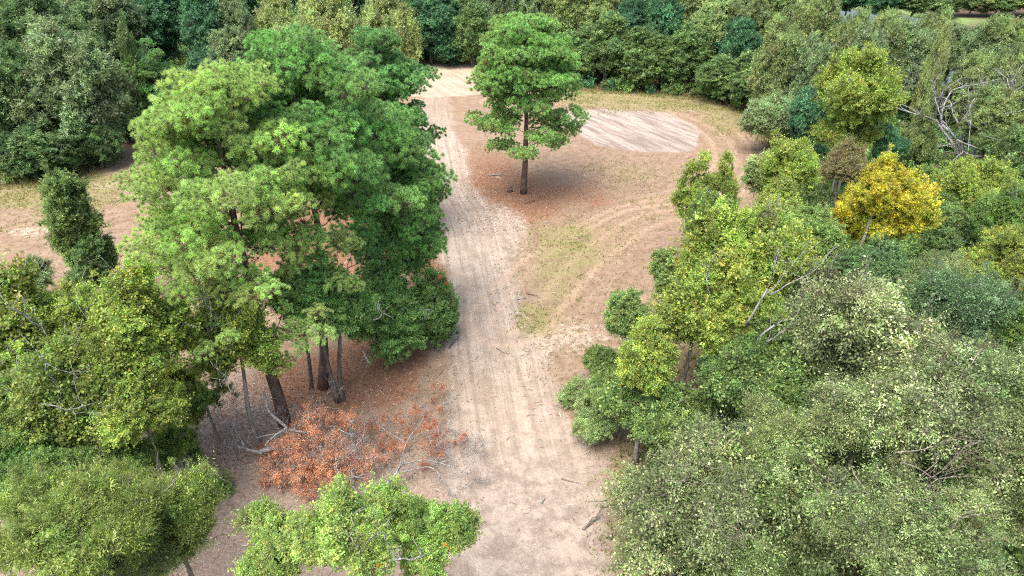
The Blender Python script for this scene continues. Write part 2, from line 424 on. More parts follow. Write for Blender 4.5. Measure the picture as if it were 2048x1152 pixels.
def broadleaf(seed, kind, R, H, zb, ppm, dens=1.0, tint=(1, 1, 1), stems=1, nl=None, hole=0.06, lump=1.0, trunk_r=1.0, lod=None):
    """returns (wood mesh, crown point mesh, node group)"""
    rg = np.random.default_rng(seed); K = KINDS[kind]; hole = max(hole, K.get('gaps', 0))
    lod = lod_of(ppm) if lod is None else lod
    r0 = LODS[lod][2]
    zc = zb + (H - zb) * 0.48; rt = H - zc; rb = zc - zb
    lr = np.clip(0.205 * (R * 0.55 + (rt + rb) * 0.22), 0.30, 1.15) * lump * K['lump'] / 0.24
    n = nl or int(np.clip(K.get('many', 1.0) * (4 * PI * (R * R + R * (rt + rb) / 2) / 2) / (lr * lr * 1.9), 14, 230) * dens)
    P = outline_lumps(rg, max(.2, R * .94 - lr * 0.62), zc, max(0.25, rt * .96 - lr * 0.6), max(0.25, rb - lr * 0.5), K, n, lr, hole, loose=(lod < 2 and K.get('loose', True)))
    n = len(P)
    if K['cone'] > 0.2:                                     # pointed leaders above the dome
        m = 3 + int(R); a = rg.uniform(0, 2 * PI, m); q = R * rg.uniform(0, 0.45, m)
        lead = np.stack([np.cos(a) * q, np.sin(a) * q, H - rg.uniform(0.0, 0.35, m) * rt * (q / R + .3)], 1); P = np.vstack([P, lead]); n = len(P)
    size = lr * rg.uniform(0.55, 1.35, n) / r0
    m = int(n * (0.55 if lod < 2 else 0.35))                # small shoots standing out of the outline
    j = rg.integers(0, n, m); cc = np.array([0, 0, zc])
    out_p = cc + (P[j] - cc) * rg.uniform(1.04, 1.20, (m, 1)) + rg.normal(0, lr * .5, (m, 3)) + np.array([0, 0, lr * .25]) * K['up']
    out_p[:, 2] = np.maximum(out_p[:, 2], .2)
    P = np.vstack([P, out_p]); size = np.concatenate([size, lr * rg.uniform(0.28, 0.55, m) / r0]); n = len(P)
    out = np.arctan2(P[:, 1], P[:, 0]) + rg.normal(0, 0.5, n)
    rel = np.hypot(P[:, 0], P[:, 1]) / max(R, .1)
    turn = np.stack([rg.normal(0, .18, n), 0.55 * rel * rg.uniform(.4, 1.3, n), out], 1)
    tc = np.array(tint)[None] * np.exp(rg.normal(0, K.get('vary', 0.19), (n, 1))) * (1 + rg.normal(0, 0.035, (n, 3)))
    cme = point_mesh('crown', P, turn, size, rg.integers(0, 4, n), tc)
    w = Wood()
    tr0 = (0.013 * H + 0.012 * R) * trunk_r
    cen = P[:, :2].mean(0)
    for s in range(stems):
        nt = 10; u = np.linspace(0, 1, nt)
        a = rg.uniform(0, 2 * PI); off = 0.0 if stems == 1 else 0.22
        end = cen * 0.6 + rg.normal(0, 0.05 * R, 2) + np.array([math.cos(a), math.sin(a)]) * off * R
        b1, b2 = rg.normal(0, 0.012 * H, 2), rg.normal(0, 0.008 * H, 2)
        tp = np.stack([end[0] * u ** 1.5 + math.cos(a) * off * .5 + b1[0] * np.sin(PI * u) + b2[0] * np.sin(2 * PI * u),
                       end[1] * u ** 1.5 + math.sin(a) * off * .5 + b1[1] * np.sin(PI * u) + b2[1] * np.sin(2 * PI * u), u * (zc + (H - zc) * 0.45) - 0.15], 1)
        tg = P if stems == 1 else P[s::stems]
        if lod == 2 and len(tg) > 40: tg = tg[rg.choice(len(tg), 40, replace=False)]
        branch_net(rg, w, tp, tr0 / math.sqrt(stems), tg, rtip=0.019 if lod < 2 else 0.03, start=0.3, k=5 if lod < 2 else 4, trunk_k=9 if lod < 2 else 6, seg=4 if lod == 0 else 3)
    if lod < 2:                                             # pale bare shoots that stick out of the leaves
        m = int(R * (3.2 if K['bark'] in ('gum', 'elm') else 1.2))
        for q in rg.choice(n, min(m, n), replace=False):
            d0 = unit(P[q] - np.array([0, 0, zc * .7]) + rg.normal(0, .4 * R, 3)); d0[2] = abs(d0[2]) * (.4 if K['bark'] == 'elm' else 1)
            fork(rg, w, P[q] - d0 * lr * .3, unit(d0), lr * rg.uniform(1.0, 2.1), rg.uniform(.016, .034), 2, .5, .14, 4, .15)
    bm = w.mesh(K['bark'] + '_trunk', M_BARK[K['bark']])
    TRIS[0] += sum(len(q) for q in w.T) + 2 * sum(len(q) for q in w.Q)
    return bm, cme, bough_group(kind, lod)

TRIS = [0]
PROTO = {}
def fork(rg, w, p, d, L, r, depth, spread=0.6, wig=0.16, k=5, up=0.15):
    pts = [p]; n = 4; dd = d
    for i in range(n):
        dd = unit(dd + rg.normal(0, wig, 3) + np.array([0, 0, up * 0.3])); pts.append(pts[-1] + dd * L / n)
    w.tube(pts, np.linspace(r, r * 0.62, n + 1), k if r > .03 else 3)
    if depth <= 0: return
    for c in range(rg.integers(2, 4)):
        i = n if c == 0 else rg.integers(1, n + 1)
        nd = unit(dd + rg.normal(0, spread, 3) + np.array([0, 0, up]))
        fork(rg, w, pts[i], nd, L * rg.uniform(0.5, 0.85), max(0.008, r * (0.62 if c == 0 else 0.45)), depth - 1, spread, wig, k, up)

def bare_branch(root, px, py, z, L, d=(0, 0, 1), depth=3, r=0.035, seed=1, spread=0.6, mat='dead'):
    """a leafless grey branch of a tree, rooted at the point at height z that the photograph shows at (px, py)"""
    rg = np.random.default_rng(seed); w = Wood()
    p = at(px, py, z) - np.array(root.location)
    fork(rg, w, p, unit(np.array(d, float)), L, r, depth, spread)
    me = w.mesh('dead_branch', M_BARK[mat]); return link(bpy.data.objects.new('dead_branch', me), root)

def place(name, label, cat, loc, wood, crown, ng, rot=0.0, scale=(1, 1, 1), group=None, extra=()):
    e = bpy.data.objects.new(name, None); e.empty_display_size = 0.5
    e.location = loc; e.rotation_euler = (0, 0, rot); e.scale = scale
    link(e); tag(e, label, cat, group)
    if wood is not None: link(bpy.data.objects.new('trunk', wood), e)
    if crown is not None:
        c = link(bpy.data.objects.new('crown', crown), e); c['kind'] = 'stuff'
        c.modifiers.new('boughs', 'NODES').node_group = ng
    return e

NAME = {'gum': 'sweetgum_tree', 'gumgreen': 'sweetgum_tree', 'gold': 'golden_tree', 'oak': 'oak_tree', 'oakgrey': 'oak_tree', 'teal': 'evergreen_tree', 'green': 'leafy_tree',
        'olive': 'elm_tree', 'elm': 'elm_tree', 'willow': 'willow_oak_tree', 'pale': 'sparse_tree', 'brown': 'fading_tree'}
SEED = [100]
def tree(kind, cx, cy, w, h, H, label, share=None, name=None, cat='tree', group=None, zb=None, seed=None, **kw):
    """cx, cy, w, h: centre, width and height of the crown in the photograph; H height of the tree in metres"""
    SEED[0] += 7
    Rz = 0.3 * H
    for _ in range(8):
        zc = H - Rz; p = at(cx, cy, zc); dep = depth_of(p); R = w / 2 * dep / FPX
        th = math.atan2(CAM_H - zc, p[1]); hh = h / 2 * dep / FPX
        Rz = math.sqrt(max(0, hh * hh - (R * math.sin(th)) ** 2)) / math.cos(th)
        Rz = min(max(Rz, 0.45 * R, .3), H * 0.5)
    ppm = FPX / 2 / dep
    seed = seed or SEED[0]; rg = random.Random(seed)
    loc = (p[0], p[1], 0); nm = name or NAME[kind]
    zb_ = max(0.0, H - 2.05 * Rz) if zb is None else zb * H
    if dep > 58 if share is None else share:
        v = seed % 3
        low = zb_ / H < 0.2
        key = (kind, v, low)
        if key not in PROTO:
            PROTO[key] = broadleaf(900 + v * 13 + len(PROTO), kind, 4.0, 10.0, 0.3 if low else 2.8, 8.0, lod=2, nl=120, lump=.95, stems=2 if low else 1)
        return place(nm, label, cat, loc, *PROTO[key], rot=rg.uniform(0, 6.28), scale=(R / 4.0, R / 4.0, H / 10.0), group=group)
    return place(nm, label, cat, loc, *broadleaf(seed, kind, R, H, zb_, ppm, **kw), group=group)

# ------------------------------------------------------------------ ground
def smooth(x, a, b):
    t = np.clip((x - a) / (b - a), 0, 1); return t * t * (3 - 2 * t)

_rgn = np.random.default_rng(5)
_LAT = _rgn.random((256, 256))
def vnoise(x, y, s, ox=0.0):
    x = x / s + ox + 1000.3; y = y / s + ox * 1.7 + 1000.7
    xi = np.floor(x).astype(int); yi = np.floor(y).astype(int); fx = x - xi; fy = y - yi
    fx = fx * fx * (3 - 2 * fx); fy = fy * fy * (3 - 2 * fy)
    g = lambda a, b: _LAT[a % 256, b % 256]
    return (g(xi, yi) * (1 - fx) + g(xi + 1, yi) * fx) * (1 - fy) + (g(xi, yi + 1) * (1 - fx) + g(xi + 1, yi + 1) * fx) * fy
def fbm(x, y, s, o=3, ox=0.0):
    v = 0; a = 1.0; t = 0
    for i in range(o):
        v = v + a * vnoise(x, y, s / 2 ** i, ox + i * 17.3); t += a; a *= 0.5
    return v / t

def polyline(pts, x, y):
    """distance, signed lateral offset and length along a world polyline"""
    best = np.full(x.shape, 1e9); lat = np.zeros(x.shape); al = np.zeros(x.shape); s = 0.0
    for (a, b) in zip(pts[:-1], pts[1:]):
        a = np.array(a[:2]); b = np.array(b[:2]); d = b - a; L = np.hypot(*d); d = d / L
        t = (x - a[0]) * d[0] + (y - a[1]) * d[1]; tc = np.clip(t, 0, L)
        dx = x - a[0] - d[0] * tc; dy = y - a[1] - d[1] * tc
        dist = np.hypot(dx, dy); m = dist < best
        best = np.where(m, dist, best); lat = np.where(m, np.sign(d[0] * dy - d[1] * dx) * dist, lat); al = np.where(m, s + tc, al); s += L
    return best, lat, al

def dense(pts, n=60):
    pts = np.array([p[:2] for p in pts]); t = np.linspace(0, len(pts) - 1, len(pts)); q = np.linspace(0, len(pts) - 1, n)
    out = []
    for v in q:                                           # Catmull-Rom
        i = min(int(v), len(pts) - 2); f = v - i
        p0, p1, p2, p3 = pts[max(i - 1, 0)], pts[i], pts[i + 1], pts[min(i + 2, len(pts) - 1)]
        out.append(0.5 * ((2 * p1) + (-p0 + p2) * f + (2 * p0 - 5 * p1 + 4 * p2 - p3) * f ** 2 + (-p0 + 3 * p1 - 3 * p2 + p3) * f ** 3))
    return out

ROAD = dense([at(1150, 1400), at(1100, 1152), at(1035, 950), at(1005, 800), at(978, 650), at(950, 520), at(930, 440), at(900, 380), at(884, 300), at(868, 220), at(880, 150)], 70)
LOOP = dense([at(1010, 640), at(1120, 520), at(1260, 430), at(1400, 400), at(1475, 330), at(1450, 265), at(1330, 215), at(1180, 200), at(1000, 205)], 60)
LFIELD = dense([at(-400, 520), at(0, 440), at(200, 400), at(400, 340), at(700, 280)], 30)
CLEAR = [at(*p) for p in [(-900, 560), (-200, 400), (0, 378), (100, 366), (185, 345), (235, 318), (225, 290), (300, 240), (520, 190), (700, 150), (822, 126),
                          (945, 126), (1080, 165), (1160, 182), (1300, 192), (1400, 200), (1480, 222), (1530, 262), (1550, 330), (1530, 420), (1480, 520), (1420, 640), (1360, 760),
                          (1280, 880), (1235, 1000), (1260, 1160), (1350, 1400), (300, 1500), (-900, 1300)]]
RIVER = dense([(96, 20), (80, 50), (76, 80), (80, 108), (88, 130), (80, 158), (56, 192)], 40)
RIVER_W = 15.0

def in_poly_dist(poly, x, y):
    inside = np.zeros(x.shape, bool); best = np.full(x.shape, 1e9); n = len(poly)
    for i in range(n):
        a = poly[i][:2]; b = poly[(i + 1) % n][:2]
        c = ((a[1] > y) != (b[1] > y)) & (x < (b[0] - a[0]) * (y - a[1]) / (b[1] - a[1] + 1e-12) + a[0])
        inside ^= c
        d = b - a; L2 = (d ** 2).sum(); t = np.clip(((x - a[0]) * d[0] + (y - a[1]) * d[1]) / L2, 0, 1)
        best = np.minimum(best, np.hypot(x - a[0] - d[0] * t, y - a[1] - d[1] * t))
    return np.where(inside, best, -best)

def blob(x, y, px, py, rx, ry, soft=0.5):
    """soft world-space ellipse standing where the photograph shows it (rx, ry in photo pixels)"""
    c = at(px, py); ex = abs(at(px + rx, py)[0] - c[0]); ey = 0.5 * abs(at(px, py - ry)[1] - at(px, py + ry)[1])
    d = np.sqrt(((x - c[0]) / ex) ** 2 + ((y - c[1]) / ey) ** 2)
    if len(x) == len(EDGE): d = d + EDGE * 0.9 * min(1.0, 1.6 * soft + 0.15)
    return 1 - smooth(d, 1 - soft, 1 + soft)

def ground_z(x, y):
    rd, _, _ = polyline(RIVER, x, y)
    rd = rd + 3 * (fbm(x, y, 14, 2) - 0.5)
    cd = in_poly_dist(CLEAR, x, y)
    z = 0.22 * (fbm(x, y, 9, 2, 3.1) - 0.5) + 0.12 * (fbm(x, y, 1.6, 3, 8.8) - 0.5)
    z = z + smooth(-cd, 4, 30) * 1.2 * (fbm(x, y, 22, 2, 5) - 0.5)
    road, lat, al = polyline(ROAD, x, y)
    w = 1 - smooth(road, 2.2, 3.4)
    rut = np.exp(-((np.abs(lat) - 0.95) / 0.28) ** 2) * 0.06 + np.exp(-((np.abs(lat - 0.5) - 0.95) / 0.22) ** 2) * 0.04
    z = z * (1 - 0.6 * w) - w * rut
    bank = smooth(rd, RIVER_W - 1.5, RIVER_W + 3.5)
    return z * bank + (1 - bank) * -3.0

xs = np.concatenate([-48 - np.cumsum(0.5 * 1.09 ** np.arange(44))[::-1], np.arange(-48, 48, 0.34), 48 + np.cumsum(0.5 * 1.09 ** np.arange(44))])
ys = np.concatenate([-20 - np.cumsum(0.6 * 1.12 ** np.arange(30))[::-1], np.arange(-20, 10, 1.0), np.arange(10, 60, 0.28), np.arange(60, 125, 0.5), 125 + np.cumsum(0.7 * 1.055 ** np.arange(70))])
GX, GY = np.meshgrid(xs, ys); gx, gy = GX.ravel(), GY.ravel()
gz = ground_z(gx, gy)
nx, ny = len(xs), len(ys)
EDGE = (fbm(gx, gy, 4.0, 4, 6.6) - 0.5)
ii = (np.arange(ny - 1)[:, None] * nx + np.arange(nx - 1)[None]).ravel()
gme = mesh_from('ground', np.stack([gx, gy, gz], 1), [np.stack([ii, ii + 1, ii + nx + 1, ii + nx], 1)], smooth=True)
TRIS[0] += len(ii) * 2

def fattr(name, v):
    a = gme.attributes.new(name, 'FLOAT', 'POINT'); a.data.foreach_set('value', np.asarray(v, np.float32))
rdist, rlat, ral = polyline(ROAD, gx, gy)
ldist, llat, lal = polyline(LOOP, gx, gy)
fdist, flat_, fal = polyline(LFIELD, gx, gy)
cdist = in_poly_dist(CLEAR, gx, gy)
edge = fbm(gx, gy, 3.0, 3, 2.2) - 0.5
w_half = np.interp(ral, [0, 12, 25, 45, 60, 90], [4.0, 3.4, 2.5, 2.4, 2.2, 2.6])
road_m = 1 - smooth(rdist + 2.2 * edge, w_half - 1.1, w_half + 1.3)
road_m = np.maximum(road_m * (1 - 0.45 * smooth(ral, 56, 74)), 0.9 * blob(gx, gy, 985, 480, 60, 90, .6))
A = {}
A['road'] = road_m
A['sand'] = np.clip(blob(gx, gy, 905, 155, 118, 32, .14) + blob(gx, gy, 860, 172, 95, 22, .2) + 0.0, 0, 1)
A['pad'] = np.clip(blob(gx, gy, 1275, 258, 122, 42, .12) + blob(gx, gy, 1200, 240, 90, 26, .2) + blob(gx, gy, 1345, 275, 52, 28, .2), 0, 1)
A['red'] = np.clip(blob(gx, gy, 1047, 392, 150, 50, .85) * .95 + blob(gx, gy, 760, 730, 95, 85, .4) * 1.2 + blob(gx, gy, 600, 790, 130, 80, .4) * 1.2 + blob(gx, gy, 980, 330, 60, 70, .7) * .5 +
                   blob(gx, gy, 1330, 1080, 130, 70, .35) * 0.9 + blob(gx, gy, 440, 450, 200, 60, .6) * .35 + blob(gx, gy, 850, 560, 40, 90, .5) * .8 + blob(gx, gy, 440, 920, 60, 60, .5) * .8 + blob(gx, gy, 700, 470, 140, 90, .5) * .9, 0, 1)
A['green'] = np.clip(blob(gx, gy, 1110, 560, 75, 120, .9) * .55 + blob(gx, gy, 1200, 480, 110, 60, .7) * .45 + blob(gx, gy, 1290, 200, 190, 22, .5) * .85 + blob(gx, gy, 1450, 240, 60, 30, .6) * .6 + blob(gx, gy, 1260, 345, 80, 26, .6) * .45 +
                     blob(gx, gy, 1340, 405, 90, 36, .6) * .35 + blob(gx, gy, 60, 395, 190, 26, .5) * 1.1 + blob(gx, gy, 220, 365, 90, 20, .5) * .9 + blob(gx, gy, 380, 600, 90, 60, .6) * .75 + blob(gx, gy, 1060, 640, 30, 30, .5) * .5 +
                     blob(gx, gy, 20, 470, 150, 60, .7) * .35 + (1 - smooth(np.abs(cdist), 0.3, 2.2)) * .55, 0, 1)
A['pale'] = np.clip(blob(gx, gy, 1135, 680, 80, 40, .9) * .75 + blob(gx, gy, 1060, 730, 40, 60, .6) * .7 + blob(gx, gy, 1020, 500, 80, 50, .7) * .6 + blob(gx, gy, 220, 372, 40, 10, .4) + blob(gx, gy, 60, 465, 50, 10, .5) * .8 + blob(gx, gy, 340, 352, 40, 10, .4) +
                    blob(gx, gy, 1150, 600, 70, 60, .8) * .3 + blob(gx, gy, 990, 350, 30, 8, .6) * .7 + blob(gx, gy, 960, 400, 50, 40, .6) * .5 + blob(gx, gy, 1020, 430, 40, 30, .5) * .6, 0, 1)
A['mauve'] = np.clip(smooth(-gy, -32, -19) * 1.0 + blob(gx, gy, 1140, 470, 60, 60, .6) * .3 + blob(gx, gy, 1120, 700, 100, 140, .5) * .35 + blob(gx, gy, 420, 860, 130, 160, .4) * .6, 0, 1)
A['woods'] = smooth(-cdist + 1.6 * edge, -0.6, 1.6)
fdist2, rvd = None, polyline(RIVER, gx, gy)[0]
A['lawn'] = smooth(rvd, RIVER_W + 1, RIVER_W + 3) * (1 - smooth(rvd, RIVER_W + 6, RIVER_W + 9)) * smooth(gx + gy * .6, 150, 160)
# ruts: loop tracks
trk = np.zeros_like(gx)
for o in (-2.6, -1.0, 0.7, 2.2):
    trk += np.exp(-((llat - o - 0.4 * np.sin(lal * .11 + o)) / 0.28) ** 2)
A['loop'] = np.clip(trk, 0, 1) * (1 - smooth(ldist, 4, 6))
for k, v in A.items(): fattr(k, v)
for nm, (u, v) in {'flow_road': (rlat, ral), 'flow_loop': (llat, lal), 'flow_field': (flat_, fal)}.items():
    a = gme.attributes.new(nm, 'FLOAT_VECTOR', 'POINT')
    a.data.foreach_set('vector', np.stack([u, v, np.zeros_like(u)], 1).astype(np.float32).ravel())

t = NT('soil')
pos = t.node('ShaderNodeNewGeometry').outputs['Position']
def flow(name, sy): return t.node('ShaderNodeMapping', {0: t.attr(name, 'Vector'), 3: (1, sy, 1)}).outputs[0]
n_big = t.noise(pos, 0.22, 4, 0.6); n_mid = t.noise(pos, 1.3, 6, 0.65); n_fin = t.noise(pos, 6.5, 5, 0.7); n_grit = t.noise(pos, 26, 3, 0.7)
s_road = t.noise(flow('flow_road', 0.035), 2.0, 7, 0.74, dist=0.7); s_loop = t.noise(flow('flow_loop', 0.045), 2.2, 7, 0.70, dist=0.5); s_field = t.noise(flow('flow_field', 0.12), 1.8, 6, 0.66, dist=0.3)
s_fine = t.noise(flow('flow_road', 0.20), 6.5, 6, 0.75)
ctr = lambda n, k: t.math('MULTIPLY_ADD', n, k, -0.5 * k)
def thr(attr, n, k=1.6, lo=0.38, hi=0.66):
    return t.ramp(t.math('ADD', t.attr(attr), ctr(n, k)), lo, hi)
side = t.ramp(t.node('ShaderNodeSeparateXYZ', {0: pos}).outputs[0], -14.0, -8.0)
streak = t.mix(side, s_field, s_loop)
TAN, BRN, DRK = (0.260, 0.190, 0.134), (0.185, 0.128, 0.087), (0.115, 0.078, 0.054)
c = t.mix(t.ramp(n_mid, 0.34, 0.66), BRN, TAN)
c = t.mix(t.math('MULTIPLY', t.ramp(streak, 0.42, 0.68), 0.40), c, (0.32, 0.245, 0.182))
c = t.mix(t.math('MULTIPLY', t.ramp(n_fin, 0.52, 0.74), 0.32), c, DRK)
c = t.mix(t.math('MULTIPLY', t.ramp(n_big, 0.5, 0.7), 0.22), c, (0.27, 0.22, 0.115))
gmask = t.math('MULTIPLY', thr('green', n_fin, 1.3), t.ramp(n_mid, 0.30, 0.56))
red = thr('red', n_mid, 1.5, 0.30, 0.75)
c = t.mix(t.math('MULTIPLY', red, 0.85), c, t.mix(t.ramp(n_fin, 0.35, 0.65), (0.150, 0.075, 0.045), (0.285, 0.155, 0.095)))
c = t.mix(t.math('MULTIPLY', thr('pale', t.noise(pos, 2.0, 8, 0.8), 3.4, 0.60, 1.05), 0.8), c, (0.44, 0.37, 0.30))
mv = thr('mauve', n_mid, 0.9, 0.25, 0.8)
c = t.mix(t.math('MULTIPLY', mv, 0.8), c, t.mix(t.ramp(n_fin, 0.35, 0.68), (0.185, 0.145, 0.120), (0.330, 0.270, 0.228)))
n_m2 = t.noise(pos, 1.0, 7, 0.78)
rcol = t.mix(t.ramp(t.math('ADD', t.math('MULTIPLY', s_road, 0.58), t.math('MULTIPLY', n_m2, 0.42)), 0.38, 0.61), (0.235, 0.190, 0.152), (0.405, 0.345, 0.285))
rcol = t.mix(t.math('MULTIPLY', t.ramp(s_fine, 0.54, 0.70), 0.45), rcol, (0.235, 0.160, 0.115))
rcol = t.mix(t.math('MULTIPLY', t.ramp(n_big, 0.45, 0.72), 0.40), rcol, (0.235, 0.180, 0.138))
rcol = t.mix(t.math('MULTIPLY', mv, 0.75), rcol, t.mix(t.ramp(n_m2, 0.40, 0.62), (0.195, 0.157, 0.133), (0.345, 0.290, 0.248)))
c = t.mix(t.math('MULTIPLY', thr('road', n_fin, 0.9, 0.20, 0.80), 0.92), c, rcol)
padn = t.noise(t.node('ShaderNodeMapping', {0: t.node('ShaderNodeMapping', {0: pos, 2: (0, 0, 1.05)}).outputs[0], 3: (0.12, 1, 1)}).outputs[0], 1.1, 7, 0.75)
pcol = t.mix(t.ramp(padn, 0.38, 0.62), (0.190, 0.155, 0.135), (0.385, 0.330, 0.285))
pcol = t.mix(t.math('MULTIPLY', t.ramp(n_mid, 0.58, 0.72), 0.5), pcol, (0.22, 0.16, 0.14))
c = t.mix(t.math('MULTIPLY', thr('pad', t.noise(pos, 0.8, 7, 0.75), 2.0, 0.30, 0.80), 0.9), c, pcol)
scol = t.mix(t.ramp(padn, 0.4, 0.62), (0.31, 0.245, 0.180), (0.415, 0.345, 0.262))
c = t.mix(thr('sand', n_m2, 1.3, 0.28, 0.74), c, scol)
c = t.mix(t.math('MULTIPLY', t.attr('loop'), t.math('MULTIPLY', t.ramp(n_fin, 0.3, 0.6), 0.55)), c, (0.45, 0.32, 0.235))
c = t.mix(t.math('MULTIPLY', gmask, 0.72), c, t.mix(t.ramp(n_grit, 0.4, 0.6), (0.15, 0.16, 0.058), (0.25, 0.23, 0.095)))
wood_c = t.mix(t.ramp(n_mid, 0.35, 0.65), (0.070, 0.052, 0.036), (0.145, 0.10, 0.068))
c = t.mix(t.attr('woods'), c, wood_c)
c = t.mix(t.attr('lawn'), c, (0.16, 0.24, 0.085))
c = t.mix(t.math('MULTIPLY', t.ramp(n_grit, 0.60, 0.74), 0.15), c, (0.10, 0.07, 0.05))
t.set(t.b.inputs['Base Color'], c); t.set(t.b.inputs['Roughness'], 0.95); t.set(t.b.inputs['Specular IOR Level'], 0.1)
hgt = t.math('ADD', t.math('MULTIPLY', n_mid, 0.9), t.math('ADD', t.math('MULTIPLY', n_fin, 0.3), t.math('MULTIPLY', s_road, 0.4)))
bp = t.node('ShaderNodeBump', {'Strength': 0.5, 'Distance': 0.12, 'Height': hgt})
t.t.links.new(bp.outputs[0], t.b.inputs['Normal'])
gme.materials.append(t.m)
g = link(bpy.data.objects.new('ground', gme)); tag(g, 'sandy tan clearing with tyre tracks, needle litter and thin grass', kind='structure')

# river
t = NT('river_water')
pos = t.node('ShaderNodeNewGeometry').outputs['Position']
nn_ = t.noise(pos, 0.9, 4, 0.6)
t.set(t.b.inputs['Base Color'], (0.045, 0.055, 0.035)); t.set(t.b.inputs['Roughness'], 0.06)
t.set(t.b.inputs['IOR'], 1.33)
bp = t.node('ShaderNodeBump', {'Strength': 0.12, 'Distance': 0.1, 'Height': nn_}); t.t.links.new(bp.outputs[0], t.b.inputs['Normal'])
rp = np.array(RIVER); tg = unit(np.gradient(rp, axis=0)); nr = np.stack([-tg[:, 1], tg[:, 0]], 1)
W_ = RIVER_W + 4
Vr = np.concatenate([np.c_[rp + nr * W_, np.full(len(rp), -0.75)], np.c_[rp - nr * W_, np.full(len(rp), -0.75)]])
m_ = len(rp); i_ = np.arange(m_ - 1)
rme = mesh_from('river', Vr, [np.stack([i_, i_ + m_, i_ + m_ + 1, i_ + 1], 1)], t.m)
tag(link(bpy.data.objects.new('river', rme)), 'calm olive river seen beyond the trees', kind='structure')

# ------------------------------------------------------------------ pines
def pad_group(lod):
    key = ('pine', lod)
    if key not in SCATTER:
        rg = np.random.default_rng(77 + lod)
        ppm, nn, nl, nt = [(24, 110, .185, 40), (14, 80, .20, 36), (9, 50, .23, 28)][lod]
        scatter_group(key, [pad_mesh(rg, ppm, nn, nl, nt) for _ in range(6)])
    return SCATTER[key]

def pine_parts(seed, H, layers, r0, ppm, tint, bend=(0, 0), lean=(0, 0), top=0.97, stubs=0, keep=0.9):
    rg = np.random.default_rng(seed)
    w = Wood()
    nt = 16; u = np.linspace(0, 1, nt)
    tp = np.stack([lean[0] * u + bend[0] * np.sin(PI * u), lean[1] * u + bend[1] * np.sin(PI * u), u * H * top - 0.2], 1)
    tp[2:-1, :2] += rg.normal(0, 0.035, (nt - 3, 2))
    def axis(z): return np.array([np.interp(z, tp[:, 2], tp[:, 0]), np.interp(z, tp[:, 2], tp[:, 1])])
    pads = []
    for (z, R, nb, pr, el) in layers:
        a0 = rg.uniform(0, 6.28)
        for b in range(nb):
            a = a0 + 2 * PI * b / nb + rg.normal(0, 0.22)
            L = R * rg.uniform(0.70, 1.08)
            z0 = z + rg.normal(0, 0.40)
            c = axis(z0)
            for f, lat in ((1.0, 0), (0.86, 1), (0.82, -1), (0.66, 0.9), (0.6, -0.9), (0.42, 0.2)):
                if f * L < 0.7 and f < 1: continue
                if f < 0.62 and R < 2.2: continue
                if rg.random() > keep: continue
                aa = a + lat * (0.9 * pr / max(f * L, 0.8)) * rg.uniform(0.6, 1.3)
                r = f * L * rg.uniform(0.90, 1.03)
                zz = z0 + math.tan(math.radians(el)) * r + 0.10 * r * f + rg.normal(0, 0.22)
                pads.append([c[0] + math.cos(aa) * r, c[1] + math.sin(aa) * r, min(zz, H - pr * .4), pr * rg.uniform(0.6, 1.15)])
    c = axis(H * top)
    pads.append([c[0], c[1], H - layers[-1][3] * 0.5, layers[-1][3]])
    pads = np.array(pads); n = len(pads)
    branch_net(rg, w, tp, r0, pads[:, :3] - np.array([0, 0, .22]), rtip=0.020, k=6, wig=0.10, power=0.5, up=0.9, start=max(0.12, (layers[0][0] / H) - .12), trunk_k=12, trunk_taper=0.40)
    for q in range(stubs):
        z = rg.uniform(0.12, layers[0][0] / H * 1.0) * H; a = rg.uniform(0, 6.28); cc = axis(z)
        w.twigs(np.array([[cc[0], cc[1], z]]), np.array([[cc[0] + math.cos(a) * .75, cc[1] + math.sin(a) * .75, z + rg.uniform(-.1, .25)]]), 0.035)
    turn = np.stack([rg.normal(0, .12, n), rg.normal(.12, .12, n), rg.uniform(0, 6.28, n)], 1)
    tc = np.array(tint)[None] * (1 + rg.normal(0, 0.10, (n, 1))) * (1 + rg.normal(0, 0.04, (n, 3)))
    cme = point_mesh('crown', pads[:, :3], turn, pads[:, 3] / 0.9, rg.integers(0, 6, n), tc)
    TRIS[0] += sum(len(q) for q in w.T) + 2 * sum(len(q) for q in w.Q)
    return w.mesh('trunk', M_BARK['pine']), cme, pad_group(0 if ppm > 15 else 1 if ppm > 10 else 2)

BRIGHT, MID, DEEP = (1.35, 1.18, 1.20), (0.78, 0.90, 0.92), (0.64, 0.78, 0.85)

def pine(px, py, H, layers, r0, tint, label, seed, **kw):
    b = at(px, py); ppm = FPX / 2 / depth_of(np.array([b[0], b[1], H * .6]))
    return place('pine_tree', label, 'pine', (b[0], b[1], 0), *pine_parts(seed, H, layers, r0, ppm, tint, **kw))

